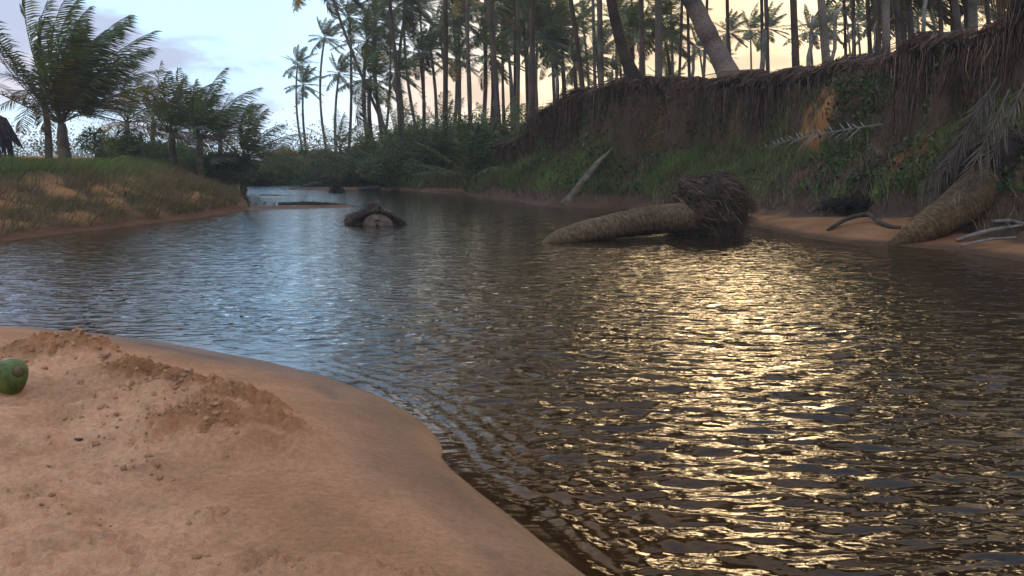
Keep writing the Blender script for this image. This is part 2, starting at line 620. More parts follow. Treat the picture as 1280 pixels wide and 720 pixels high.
def polar(rr, fine, half=38, coarse=2.5):
    a = np.concatenate([np.arange(-half, half, fine), np.arange(half, 360 - half + 1e-6, coarse)])
    a = np.radians(np.unique(np.round(a, 4)))
    X = rr[:, None] * np.sin(a)[None]
    Y = rr[:, None] * np.cos(a)[None]
    n, m = X.shape
    i, j = np.meshgrid(np.arange(n - 1), np.arange(m), indexing='ij')
    j2 = (j + 1) % m
    Q = np.stack([i * m + j, i * m + j2, (i + 1) * m + j2, (i + 1) * m + j], -1).reshape(-1, 4)
    return X.ravel(), Y.ravel(), Q


def set_attr(me, name, val):
    a = me.attributes.new(name, 'FLOAT', 'POINT')
    a.data.foreach_set('value', np.ascontiguousarray(val, np.float32))


def patch(x, y, P, r):
    return np.exp(-((x - P[0]) ** 2 + (y - P[1]) ** 2) / r ** 2)


rr = rings([(.02, .2), (1.2, .10), (2.2, .013), (6.5, .018), (8, .08), (12.5, .1), (13.5, .055), (30, .075), (40, .3), (120, 4), (4000, 300)])
X, Y, Q = polar(rr, .2)
T = terrain(X, Y)
Z = T['z']
n = len(X)
C = np.zeros((n, 3))
wet = np.zeros(n)
f1, f2, f3 = fbm(X * .7, Y * .7, 4), fbm(X * 2.1 + 5, Y * 2.1, 4), fbm(X * .25 + 9, Y * .25, 3)
SAND, SANDW, SANDD = np.array([.68, .335, .18]), np.array([.19, .09, .046]), np.array([.46, .20, .09])
DIRT, ORNG, TURF = np.array([.105, .062, .039]), np.array([.37, .165, .065]), np.array([.075, .07, .03])


def mixc(C, B, f):
    return C + (B - C) * np.clip(f, 0, 1)[:, None]


# beach
wetb = 1 - sst(.15, .75, T['db'] + .22 * f1)
Cb = mixc(np.broadcast_to(SAND, (n, 3)), SANDD, .75 * sst(.45, .8, T['rough']) + .55 * (1 - T['dry']))
Cb = mixc(Cb, SANDW, wetb * .9)
line = np.exp(-((T['db'] - .36 + .14 * f1) / .05) ** 2) * sst(-.2, .3, f2 + .2)     # thin dark line of debris left by the swash
Cb = mixc(Cb, np.array([.12, .075, .05]), .5 * line)
# left bank
sandy = sst(-.15, .3, f2 + .25 * f1) * (1 - sst(2.0, 3.6, T['dl'] + .8 * f1))
Cl = mixc(np.broadcast_to(DIRT * 1.5, (n, 3)), ORNG * 1.15, sandy * .95)
Cl = mixc(Cl, TURF, sst(2.2, 3.4, T['dl']))
Cl = mixc(Cl, SANDW * .75, (1 - sst(.3, 1.0, T['dl'])))
Cl = mixc(Cl, SAND * .8, sst(.25, .5, patch(X, Y, DUNE, 4.2) + .12 * f2))
# right bank
Cr = mixc(np.broadcast_to(DIRT, (n, 3)), ORNG * .55, sst(.15, .7, f2) * .8)
oran = np.zeros(n)
for u, v, r in ((1133, 205, .55), (1128, 225, .45), (1015, 165, .5), (1000, 110, .35), (1240, 60, .5)):
    oran = np.maximum(oran, patch(X, Y, hit(u, v), r))
Cr = mixc(Cr, ORNG, sst(.3, .7, oran + .3 * f2))
Cr = mixc(Cr, TURF, sst(1.0, 1.15, T['tr']))
Cr = mixc(Cr, SANDD * .8, 1 - sst(T['sb'] - .25, T['sb'] + .15, T['dr'] + .2 * f2))
wr = 1 - sst(.1, .45, T['dr'] + .1 * f2)
Cr = mixc(Cr, SANDW * .6, wr)
for k, cc in enumerate((Cl, Cb, Cr)):
    m = T['cls'] == k
    C[m] = cc[m]
wet = np.where(T['cls'] == 1, wetb, np.where(T['cls'] == 2, wr * .5, .0))
C = np.where(T['ins'][:, None], mixc(np.broadcast_to(SANDW * .8, (n, 3)), SANDW * .9, sst(.0, .1, Z)), C)
wet = np.where(T['ins'], np.where(Z > .03, .3, 1), wet)
ground = mk('ground', np.stack([X, Y, Z], 1), np.concatenate([Q[:, [0, 1, 2]], Q[:, [0, 2, 3]]]), M_ground, None, C)
set_attr(ground.data, 'wet', wet)
tag(ground, kind='structure')

rr = rings([(2.0, .018), (6, .025), (15, .09), (70, .8), (110, 2)])
X, Y, Q = polar(rr, .2, 40, 4)
T = terrain(X, Y)
dep = -T['z']
Zw = np.zeros(len(X))
wr_ = np.random.default_rng(5)
res = np.hypot(X, Y)
chop = .45 + .55 * np.clip(np.exp(-(np.maximum(Y - 4, 0) / 6.0) ** 2) + .35 * sst(-1, 4, X) * np.exp(-(np.maximum(Y - 6, 0) / 9) ** 2), 0, 1)
ampf = chop * sst(0, .12, dep) * np.clip(1.1 - res / 60, .25, 1)
for k in range(46):
    lam = .10 * (6.0 ** wr_.random())
    th = wr_.normal(R(85), R(24))
    kk = 2 * np.pi / lam
    amp = .0066 * lam ** 1.05 * (1.3 if lam < .3 else .36)
    fade = np.clip((lam / (np.maximum(.02, res * .0045)) - 2.5) / 2, 0, 1)      # leave out what the sheet is too coarse for
    wob = .5 * fbm(X * .35 + k, Y * .35, 2)
    Zw += amp * fade * np.sin(kk * (X * math.cos(th) + Y * math.sin(th) + .25 * wob) + wr_.random() * 6.28)
Zw *= ampf * (.75 + .5 * fbm(X * .22 + 4, Y * .22, 2))
# wavelets bending in to the near beach
q = T['db'] + .12 * fbm(X * 1.1, Y * 1.1, 2)
Zw += .0030 * np.sin(q * 2 * np.pi / .115 + 2 * fbm(X * .8, Y * .8, 2)) * np.exp(-q / .9) * sst(.0, .1, q) * (res < 9) * sst(-5, -1.5, X)
keep = (dep[Q] > -.06).any(1) & (res[Q] < 105).all(1)
Q = Q[keep]
used = np.unique(Q)
mp = np.full(len(X), -1)
mp[used] = np.arange(len(used))
Q = mp[Q]
water = mk('river_water', np.stack([X, Y, Zw], 1)[used], np.concatenate([Q[:, [0, 1, 2]], Q[:, [0, 2, 3]]]), M_water)
set_attr(water.data, 'depth', np.clip(dep[used], 0, 3))
set_attr(water.data, 'chop', chop[used])
tag(water, kind='structure')

# ------------------------------------------------------------------ palms
WIND = np.array([1.0, .12, 0])
GREEN, GREEN2, YELL, BROWN, GREY = (.115, .130, .042), (.140, .150, .050), (.26, .17, .04), (.15, .095, .05), (.24, .20, .165)


def frond(az, el, L, wind=.5, droop=.5, nleaf=30, leaf=.85, width=.05, colr=GREEN, stalk=(.16, .12, .05), lift=0.0, hang=.45, rr_=.03, miss=0.0, start=.16, sweep=0.0):
    """one feathery palm leaf growing from the origin"""
    K = 14
    dv = np.array([math.cos(el) * math.cos(az), math.cos(el) * math.sin(az), math.sin(el)])
    pts, dirs = [np.zeros(3)], [dv]
    for i in range(K):
        s = (i + 1) / K
        dv = dv + (np.array([0, 0, -1.0]) * droop * s + WIND * wind * s + np.array([0, 0, lift])) * (1.5 / K)
        dv = dv / np.linalg.norm(dv)
        pts.append(pts[-1] + dv * L / K)
        dirs.append(dv)
    pts, dirs = np.array(pts), np.array(dirs)
    mb = MB()
    V, Fc = tube(pts[::2] if K % 2 == 0 else pts, np.linspace(rr_, .005, len(pts[::2])), 4, False)
    mb.add(V, Fc, stalk)
    tt = np.linspace(start, .995, nleaf)
    tt = np.concatenate([tt, tt + .5 * (tt[1] - tt[0])]).clip(0, 1)
    sg = np.concatenate([np.ones(nleaf), -np.ones(nleaf)])
    kp = rng.random(len(tt)) > miss
    tt, sg = tt[kp], sg[kp]
    N = len(tt)
    f = tt * K
    i0 = np.clip(f.astype(int), 0, K - 1)
    fr_ = (f - i0)[:, None]
    P = pts[i0] * (1 - fr_) + pts[i0 + 1] * fr_
    D = dirs[i0]
    up_ = np.array([0, 0, 1.0])
    sd_ = np.cross(D, up_)
    sd_ /= np.linalg.norm(sd_, axis=1)[:, None] + 1e-6
    fwd = .45 + .5 * tt[:, None] + sweep
    ld = sd_ * sg[:, None] + D * fwd + WIND * wind * .75 + np.array([0, 0, .25 - hang * .3]) + (.10 + .12 * min(sweep, 1.5)) * rng.normal(size=(N, 3))
    ld /= np.linalg.norm(ld, axis=1)[:, None]
    ll = leaf * np.clip(np.sin(np.pi * np.clip(tt * .86 + .13, 0, 1)) ** .55, .25, 1) * (1 + .12 * rng.normal(size=N))
    wv = np.cross(ld, np.cross(D, ld))
    wv = D - ld * np.sum(D * ld, 1)[:, None]
    wv /= np.linalg.norm(wv, axis=1)[:, None] + 1e-6
    w_ = width * (.8 + .4 * rng.random(N))
    b = (np.array([0, 0, -1.0]) * hang + WIND * wind * .5)[None] * ll[:, None]
    mid = P + ld * (ll * .5)[:, None] + b * .25
    tip = P + ld * ll[:, None] * .93 + b * .8
    V = np.stack([P - wv * (w_ * .3)[:, None], P + wv * (w_ * .3)[:, None], mid + wv * (w_ * .5)[:, None], mid - wv * (w_ * .5)[:, None], tip], 1)
    Fc = (np.arange(N)[:, None, None] * 5 + np.array([[0, 1, 2], [0, 2, 3], [3, 2, 4]])[None]).reshape(-1, 3)
    mb.add(V.reshape(-1, 3), Fc, tint(N, colr, .22, .08, 5))
    return mb


GA = 2.39996


def crown_set(n, L, wind, low=-35, high=82, seed=0, dead=2, colr=GREEN, nleaf=28, leaf=.85, width=.055, droop=.55):
    """meshes of the fronds of one crown"""
    rs = random.Random(seed)
    ms = []
    for i in range(n):
        f = i / (n - 1)
        el = R(high + (low - high) * f ** .9 + rs.uniform(-8, 8))
        az = i * GA + rs.uniform(-.3, .3) + seed
        isd = i >= n - dead
        c = YELL if isd and i % 2 else (BROWN if isd else [colr, GREEN2, colr][i % 3])
        yl = rs.random()
        if not isd and f > .6 and yl < .3:
            c = (.13, .12, .03)
        ms.append(frond(az, el, L * rs.uniform(.82, 1.08) * (.8 if f < .12 else 1), wind * rs.uniform(.8, 1.2), droop * rs.uniform(.8, 1.25) * (1.3 if isd else 1), nleaf, leaf,
                        width, c, (.14, .10, .045) if not isd else (.2, .13, .06), 0, rs.uniform(.35, .7)).mesh('frond', M_dry if isd else M_frond, False))
    return ms


CROWNS = [crown_set(22, 4.3, .8, seed=s, low=-42 - 5 * (s % 2), dead=2 + s % 3, nleaf=38, leaf=1.0, width=.075) for s in range(6)]
FARCROWN = []
for s in range(4):
    mb = MB()
    rs = random.Random(50 + s)
    for i in range(19):
        f = i / 18
        q = frond(i * GA + s, R(80 - 120 * f + rs.uniform(-8, 8)), 4.2 * rs.uniform(.85, 1.1), .85 * rs.uniform(.8, 1.2), .55, 24, 1.0, .13, GREEN if i < 16 else (.12, .10, .03), (.12, .09, .04), 0, .5)
        mb.add(np.concatenate(q.V), np.concatenate(q.F), np.concatenate(q.C))
    FARCROWN.append(mb.mesh('crown', M_frond, False))


def trunk_curve(p0, p1, bow=0.0, n=24, foot=.0):
    """from p0 to p1, bowed sideways; foot > 0 sweeps the base"""
    s = np.linspace(0, 1, n)[:, None]
    p = p0 + (p1 - p0) * s
    p = p + np.array([1, .2, 0]) * bow * (4 * s * (1 - s))
    if foot:
        p = p + np.array([foot, 0, 0]) * np.exp(-s / .12) - np.array([foot, 0, 0]) * s * 0
    return p


def trunk_mesh(pts, d0, d1, colr, sides=10, ringn=0, swell=.7):
    n = len(pts)
    s = np.linspace(0, 1, n)
    r = .5 * (d1 + (d0 - d1) * (1 - s) ** .8) * (1 + swell * np.exp(-s * np.linalg.norm(pts[-1] - pts[0]) / .45))
    r = r * (1 + .035 * rng.normal(size=n))
    mb = MB()
    V, Fc = tube(pts, r, sides, True, .03)
    c = np.ones((len(V), 3)) * np.array(colr)
    rr2 = np.repeat(1 + .22 * rng.normal(size=n), sides)
    c[:len(rr2)] *= np.clip(rr2, .5, 1.6)[:, None]
    mb.add(V, Fc, c)
    return mb


npalm = 0
L_GROVE = 'slender coconut palm with windswept crown in the grove across the river'
G_GROVE = 'coconut palms of the grove'
BARKS = [(.14, .095, .068), (.165, .118, .088), (.115, .076, .054), (.095, .06, .042), (.185, .14, .105)]


def palm(base, top, label, group=None, d0=.34, d1=.2, bow=.0, foot=.0, crown=None, scale=1.0, bark=None, far=False, seg=24, sides=9, swell=.7, name='coconut_palm'):
    global npalm
    base, top = np.array(base, float), np.array(top, float)
    if group == G_GROVE:
        hgt_ = top[2] - base[2]
        lean_ = abs(top[0] - base[0]) / hgt_
        label = ('short' if hgt_ < 8 else 'tall' if hgt_ > 13.5 else 'middling') + (' leaning' if lean_ > .1 else ' upright') + ' ' + label
    elif group:
        label = label.replace('bare trunk', ('bare brown', 'bare pale brown', 'bare dark brown', 'bare blackish', 'bare pale grey')[npalm % 5] + ' trunk')
    e = empty(name, base, label, 'palm tree', group)
    pts = trunk_curve(np.zeros(3) - [0, 0, .15], top - base, bow, seg, foot)
    trunk_mesh(pts, d0, d1, bark or BARKS[npalm % 5], sides, swell=swell).build('trunk', M_bark, e)
    rz = random.uniform(-.35, .35)
    if far:
        inst('crown', FARCROWN[npalm % 4], e, top - base, (0, 0, rz), scale)
    else:
        for k, m in enumerate(CROWNS[npalm % 6 if crown is None else crown]):
            inst('frond', m, e, top - base, (0, 0, rz), scale * random.uniform(.92, 1.06))
    npalm += 1
    return e


def on_ground(u, D, sink=0.0):
    x = (u - 640) / F_PX * D * (1 / (CP))      # close enough for things near eye level
    return np.array([x, D, gz(x, D) - sink])


def at_v(u, v, D):
    return at(u, v, D)


# palms whose crowns show between the trunks: base u, distance, crown u, crown v, size, bow
vis = [(418, 100, 406, 47, .95, -.8), (388, 115, 372, 80, 1.0, -.6), (392, 98, 379, 106, 1.0, -.3), (440, 84, 437, 22, 1.0, .2), (470, 58, 459, 52, 1.05, -.4), (478, 52, 463, 98, .95, -.3),
       (500, 78, 470, 6, 1, -1), (512, 66, 507, 12, 1, -.6), (528, 64, 524, 66, .95, .3), (545, 70, 538, 62, .9, .3), (556, 74, 549, 38, .95, .4), (530, 86, 524, 8, 1, .3), (596, 62, 604, 40, 1, .4),
       (606, 56, 614, 68, .9, .3), (640, 70, 628, 20, 1, .4), (686, 60, 692, 52, .95, .4), (697, 64, 701, 64, .9, .3), (712, 56, 718, 82, .8, .2), (742, 60, 746, 68, .9, .3), (778, 62, 772, 24, 1, .4),
       (782, 52, 787, 40, .95, .3), (832, 50, 826, 26, 1.05, -.3), (838, 58, 832, 54, .9, .3), (830, 66, 834, 102, .7, .2), (880, 60, 874, 62, .85, .3), (908, 62, 911, 40, .85, .3), (930, 66, 938, 38, .9, .2),
       (962, 60, 960, 36, .85, -.3), (1008, 56, 1012, 40, .9, .3), (1038, 60, 1032, 32, .95, -.3), (1062, 70, 1056, 6, 1, .3), (1068, 60, 1072, 30, .9, .3), (1092, 56, 1098, 26, .95, .3),
       (1140, 54, 1147, 22, .9, .3), (1172, 58, 1164, 4, 1, .3), (1210, 54, 1218, 12, .95, .3), (1252, 56, 1250, 14, .95, .3), (660, 80, 655, 34, .9, .4), (575, 90, 566, 20, 1, .3), (735, 84, 728, 22, .95, .3),
       (640, 95, 645, 62, .8, .2), (760, 92, 765, 88, .7, .2), (900, 95, 905, 72, .7, .2), (480, 92, 488, 52, .9, .3), (426, 88, 424, 92, .85, -.3), (500, 60, 497, 92, .8, .3), (560, 60, 570, 74, .8, .3)]
rv = random.Random(91)
for k in range(26):
    u_ = rv.uniform(580, 835) if k < 16 else rv.uniform(1090, 1480)
    vis.append((u_, (rv.uniform(56, 105) if k < 16 else rv.uniform(34, 48)), u_ + rv.uniform(-14, 8), rv.uniform(-130, 55) if k < 16 else rv.uniform(-120, -10), rv.uniform(.9, 1.1), rv.uniform(-.5, .5)))
for (ub, D, uc, vc, s, bow) in vis:
    if ub > 850 and D > 49:
        D, s = D * 1.6, s * .80
    elif ub < 850:
        s *= .66
    far = D > 68
    palm(on_ground(ub, D), at(uc, vc, D + random.uniform(-1.5, 1.5)), L_GROVE, G_GROVE, .34, .2, bow, random.uniform(-.5, .5) * .4, None, s, far=far, seg=16, sides=7, swell=.5)

# trunks whose crowns stand above the picture: base u, distance, u where the trunk crosses the top edge, thickness, height, bow
L_TALL = 'tall coconut palm with bare trunk rising high above the grove'
tall = [(486, 50, 470, .30, 14.5, -.4), (506, 44, 483, .42, 13.0, .2), (532, 47, 505, .34, 13.5, -.5), (557, 44, 555, .5, 14, .1), (569, 48, 572, .42, 15, .2), (584, 46, 578, .34, 14, .3), (592, 43, 590, .38, 13, -.2),
        (626, 42, 606, .52, 13.5, .2), (612, 47, 616, .32, 15, .2), (646, 44, 645, .42, 14, .1), (655, 49, 652, .3, 14.5, .2), (664, 41, 662, .55, 13, .1), (672, 46, 668, .36, 14, -.3), (735, 40, 706, .46, 12.5, .3),
        (702, 46, 700, .3, 14, .2), (690, 43, 688, .3, 15, .1), (750, 38, 746, .5, 13, .1), (797, 34, 797, .36, 12, .1), (817, 29, 804, .46, 12, .3), (839, 40, 846, .26, 14, .2), (862, 42, 866, .3, 13.5, -.2), (868, 38, 876, .26, 14, .2),
        (905, 42, 904, .34, 14, .1), (952, 38, 950, .34, 13.5, .1), (944, 46, 948, .34, 15, .2), (984, 29, 981, .44, 12, .1), (1021, 27, 1018, .46, 12, -.15), (1050, 44, 1052, .3, 14, .2), (1057, 40, 1058, .34, 14, .2),
        (1077, 36, 1076, .34, 13, .2), (1084, 31, 1082, .34, 12.5, .1), (1092, 28, 1092, .48, 12.5, .1), (1111, 34, 1107, .36, 13, .2), (1119, 37, 1116, .30, 13, .1), (1165, 36, 1163, .32, 13, .1), (1177, 40, 1178, .34, 14, .2),
        (1196, 25, 1195, .46, 11.5, .1), (1226, 34, 1224, .32, 13, .1), (1234, 38, 1232, .36, 14, .2), (1245, 31, 1247, .34, 12.5, .1), (1258, 30, 1256, .40, 12, .1), (1277, 27, 1276, .36, 12, .1), (1320, 26, 1330, .4, 12, .2), (1400, 28, 1395, .4, 12, .2)]
KEEP = (506, 557, 592, 626, 646, 664, 735, 750)
rv = random.Random(17)
for q_ in [a_ for a_ in tall if a_[0] < 760 and a_[0] not in KEEP]:
    D_ = rv.uniform(58, 66)
    palm(on_ground(q_[0] + 3, D_), at(q_[2], rv.uniform(-14, 36), D_), L_GROVE, G_GROVE, .28, .17, q_[5], 0, None, .68, seg=16, sides=7, swell=.4)
tall = [a_ for a_ in tall if a_[0] >= 760 or a_[0] in KEEP]
for (ub, D, ut, d0, h, bow) in tall:
    b = on_ground(ub, D)
    p1 = at(ut, 0, D)
    k = (h + 1.2) / max(2.0, (p1[2] - b[2]))
    top = b + (p1 - b) * np.array([min(k, 2.2), 1, k])
    top[1] = D + random.uniform(-1, 1)
    palm(b, top, L_TALL, 'tall palms with crowns high overhead', d0 * .54, d0 * .40, bow, 0, None, .85, seg=26, sides=10, swell=.35)

def brink(u):
    r = ray(u, 150)
    D = np.arange(11, 48, .06)
    x_ = r[0] / r[1] * D
    z = terrain(x_, D)['z']
    fmax = np.array([z[i:i + 60].max() for i in range(len(z))])
    i = np.argmax((z > .93 * fmax) & (z > 1.0) & (fmax > .9 * z.max()))
    return x_[i], D[i], z[i]


# palms one can single out
b, tp_ = on_ground(512, 54), at(404, -40, 52)
palm(b, tp_, 'thin coconut palm leaning far over the river bend', None, .22, .15, -.35, 0, 2, .9, bark=BARKS[4], seg=30)
b = np.array(brink(781))
b[:2] += [.2, .5]
b[2] = gz(b[0], b[1])
palm(b, at(752, -190, 27.5), 'dark palm with swept foot on the brink of the bank', None, .36, .26, -.3, .34, 1, 1.05, bark=(.075, .046, .034), seg=34, sides=14)
b = np.array(brink(909))
b[:2] += [.25, .5]
b[2] = gz(b[0], b[1]) - .1
palm(b, at(735, -250, b[1] + 1), 'thick pale blotched palm leaning out over the river bank', None, .62, .4, .15, .22, 3, 1.1, bark=(.20, .14, .11), seg=40, sides=16, swell=.35)

# young palms without much trunk, fans of fronds rising from near the ground
def young_palm(base, height, n, L, label, group=None, seed=0, wind=.55, high=86, low=15, stems=1, colr=GREEN, leaf=.75, droop=.5, nleaf=30, dead=2, width=.05):
    e = empty('young_palm', base, label, 'palm tree', group)
    rs = random.Random(seed)
    if height > .3:
        for k in range(stems):
            off = np.array([rs.uniform(-.35, .35), rs.uniform(-.3, .3), 0]) if k else np.zeros(3)
            pts = trunk_curve(np.array([0, 0, -.15]) + off, np.array([0, 0, height]) + off * .3, rs.uniform(-.12, .12), 12)
            trunk_mesh(pts, .3, .24, (.16, .11, .07), 9, swell=.3).build('trunk', M_bark, e)
    for m in crown_set(n, L, wind, low, high, seed, dead, colr, nleaf, leaf, width, droop):
        inst('frond', m, e, (rs.uniform(-.08, .08), rs.uniform(-.08, .08), height))
    return e


young_palm(on_ground(92, 32), 1.6, 34, 4.7, 'big windblown young palm with several stems on grassy left bank', None, 11, .85, 92, 26, 3, (.115, .128, .05), 1.0, .45, 46, 8, .06)
young_palm(on_ground(226, 38), 1.6, 20, 3.4, 'young palm with splayed pale stalks at its foot before the thicket', None, 12, .75, 86, 5, 2, GREEN, .8, .5, 30, 3)
young_palm(on_ground(260, 37), 1.75, 19, 3.3, 'young palm with upright crown and one stout trunk by the thicket', None, 13, .75, 85, 10, 1, GREEN, .8, .5, 30, 2)
e = young_palm(on_ground(312, 40), 1.5, 20, 3.2, 'young palm with a drooping orange yellow frond beside river bend', None, 14, .75, 84, -5, 1, GREEN2, .8, .55, 30, 1)
inst('frond', frond(.1, R(22), 2.5, .4, .75, 26, .7, .07, (.30, .17, .03), (.22, .14, .04), 0, .7).mesh('frond', M_frond, False), e, (0, 0, 1.5))
tag(e.children[-1], 'orange yellow dying frond')
e = young_palm(on_ground(72, 36), 3.1, 15, 2.4, 'thin young palm with ragged brown fronds behind the big palm', None, 15, .3, 80, -35, 1, (.07, .075, .03), .7, .6, 24, 6)
young_palm(hit(139, 207), .05, 8, 1.5, 'yellowish palm seedling sprouting from the bank grass', None, 16, .35, 75, 25, 1, (.17, .16, .035), .4, .6, 18, 1, .035)
young_palm(on_ground(592, 37), .3, 20, 3.3, 'bushy trunkless palm at the low end of the far bank', None, 17, .25, 84, 12, 1, (.055, .085, .025), .75, .5, 34, 1)
for k, (u, D, h, L) in enumerate(((172, 44, 2.0, 3.0), (205, 50, 2.4, 3.0), (286, 52, 2.0, 2.8))):
    young_palm(on_ground(u, D), h, 15, L, 'young palm standing deep in the thicket of the left bank', 'young palms in the left thicket', 30 + k, .5, 84, -10, 1, GREEN, .8, .5, 26, 3)
for k, (u, D, h, L) in enumerate(((455, 50, 1.0, 3.0), (485, 47, .6, 2.8), (520, 49, .8, 3.0), (545, 44, .5, 2.6), (560, 51, 1.6, 3.1), (500, 56, 2.0, 3.2), (430, 60, 2.0, 3.2), (625, 44, 1.2, 2.8), (655, 42, .8, 2.4), (735, 40, .8, 2.4), (765, 42, 1.0, 2.6))):
    young_palm(on_ground(u, D), h, 14, L, 'low young palm in the undergrowth below the grove', 'young palms in the undergrowth', 50 + k, .4, 84, 0, 1, GREEN2, .75, .55, 26, 2)


# ------------------------------------------------------------------ shrubs and the far wood
def shrub_mesh(name, rx, rz_, nl, size, colr, seed, lobes=9, flat=.0):
    """leaves gathered on uneven lobes round short stems"""
    rs = np.random.default_rng(seed)
    ctr = np.stack([rs.normal(0, .42, lobes) * rx, rs.normal(0, .42, lobes) * rx, (.35 + .5 * rs.random(lobes)) * rz_], 1)
    rad = (.28 + .25 * rs.random(lobes)) * min(rx, rz_ * 1.2)
    k = rs.integers(0, lobes, nl)
    dv = rs.normal(size=(nl, 3))
    dv /= np.linalg.norm(dv, axis=1)[:, None]
    P = ctr[k] + dv * (rad[k] * (.55 + .5 * rs.random(nl) ** .6))[:, None] * np.array([1, 1, .85])
    P[:, 2] = np.maximum(P[:, 2], .02 + .1 * rs.random(nl))
    V, Fc = leaves(P, size * (.6 + .8 * rs.random(nl)), dv, .25, .5)
    mb = MB()
    lobec = 1 + .22 * rs.normal(size=(lobes, 1))
    c = np.array(colr)[None] * lobec[k] * (1 + .28 * rs.normal(size=(nl, 1))) * (1 + .1 * rs.normal(size=(nl, 3)))
    mb.add(V, Fc, np.repeat(np.clip(c, .006, .4), 4, 0))
    crown = mb.mesh('crown', M_leaf, False)
    mb = MB()
    for i in range(min(lobes, 6)):
        p = np.linspace(0, 1, 5)[:, None] * ctr[i] * np.array([1, 1, 1.0])
        p[:, :2] *= np.linspace(.3, 1, 5)[:, None]
        V, Fc = tube(p - [0, 0, .08], np.linspace(.045, .015, 5) * max(rx, .6), 5)
        mb.add(V, Fc, (.09, .065, .045))
    return crown, mb.mesh('stems', M_bark)


SH = [shrub_mesh('shrub', 1.6, 1.9, 7500, .11, c, 60 + i, 14) for i, c in enumerate(((.105, .120, .046), (.120, .135, .050), (.095, .105, .046), (.135, .135, .058)))]


def shrub(u, D, s, k, label, group, zs=1.0):
    b = on_ground(u, D)
    e = empty('shrub', b, ('big ' if s > 1.0 else 'small ' if s < .65 else 'rounded ') + label, 'shrub', group)
    for nm, m in zip(('crown', 'stems'), SH[k % 4]):
        inst(nm, m, e, (0, 0, 0), (0, 0, random.uniform(0, 6)), (s, s, s * zs))
    return e


for i in range(30):      # thicket behind the left bank
    u = 150 + 200 * ((i * .618) % 1)
    shrub(u, 34 + 20 * ((i * .38) % 1) + (0 if u < 300 else 16), random.uniform(.5, .8), i, 'dense dark shrub in the thicket along the left bank', 'shrubs of the left thicket', random.uniform(.7, 1.0))
for i in range(34):      # undergrowth round the bend and under the grove
    u = 335 + 280 * ((i * .618 + .2) % 1)
    D = 52 + 18 * ((i * .73) % 1) if u < 420 else 42 + 16 * ((i * .73) % 1)
    shrub(u, D, random.uniform(.8, 1.45) * (.7 if u < 430 else .9), i, 'green shrub in the undergrowth round the river bend', 'shrubs round the river bend', random.uniform(.7, 1.0))
for i in range(22):      # on the plateau, low
    u = 620 + 560 * ((i * .618 + .2) % 1)
    shrub(u, 36 + 20 * ((i * .73) % 1), random.uniform(.5, .9), i, 'low shrub between palm trunks on top of the bank', 'shrubs on top of the bank', random.uniform(.7, 1.0))

# far wood that closes the view: one mass of leaf clumps
mb = MB()
N = 420
a = np.radians(rng.uniform(-48, 42, N))
Dd = rng.uniform(85, 170, N)
cx, cy = Dd * np.sin(a), Dd * np.cos(a)
hgt = rng.uniform(2.5, 6.5, N) * (1 + .25 * np.sin(a * 17))
hgt = np.where(np.degrees(a) > 8, hgt * .55, np.where(np.degrees(a) < -22, hgt * 1.35, hgt))
nl = 220
k = np.repeat(np.arange(N), nl)
dv = rng.normal(size=(N * nl, 3))
dv /= np.linalg.norm(dv, axis=1)[:, None]
dv[:, 2] = np.abs(dv[:, 2]) * 1.0
g0 = gza(cx, cy)
P = np.stack([cx[k], cy[k], g0[k]], 1) + dv * np.stack([hgt[k] * .75, hgt[k] * .75, hgt[k]], 1) * (.4 + .42 * rng.random((N * nl, 1)))
V, Fc = leaves(P, rng.uniform(.14, .32, N * nl), dv, .3, .55)
c = np.array([.075, .092, .045]) * (1 + .25 * rng.normal(size=(N, 1)))[k] * (1 + .2 * rng.normal(size=(N * nl, 1)))
mb.add(V, Fc, np.repeat(np.clip(c, .01, .3), 4, 0))
tag(mb.build('distant_wood', M_leaf, None, None, False), 'distant mass of low woodland closing off the view', 'woodland', None, 'stuff')


# ------------------------------------------------------------------ grass and creepers
def scatter(n, xlo, xhi, ylo, yhi):
    x, y = rng.uniform(xlo, xhi, n), rng.uniform(ylo, yhi, n)
    T = terrain(x, y)
    an = np.abs(np.degrees(np.arctan2(x, y)))
    return x, y, T, (~T['ins']) & (an < 42)


def grass(name, x, y, z, h, colr, label, width=.012, lean=.25, mat=M_grass, segs=2, cat='grass'):
    N = len(x)
    dv = np.stack([.25 * rng.normal(size=N) + lean * .5, .25 * rng.normal(size=N), np.ones(N)], 1)
    dv /= np.linalg.norm(dv, axis=1)[:, None]
    L = h * (.55 + .75 * rng.random(N))
    bend = np.stack([L * (lean + .3 * rng.normal(size=N)), L * .3 * rng.normal(size=N), -L * .22 * rng.random(N)], 1)
    V, Fc, m = blades(np.stack([x, y, z - .02], 1), dv, L, width * (.7 + .6 * rng.random(N)), bend, segs)
    mb = MB()
    mb.add(V, Fc, np.repeat(np.clip(colr * (1 + .25 * rng.normal(size=(N, 1))), .006, .6), m, 0))
    o = mb.build(name, mat, None, None, False)
    return tag(o, label, cat, None, 'stuff')


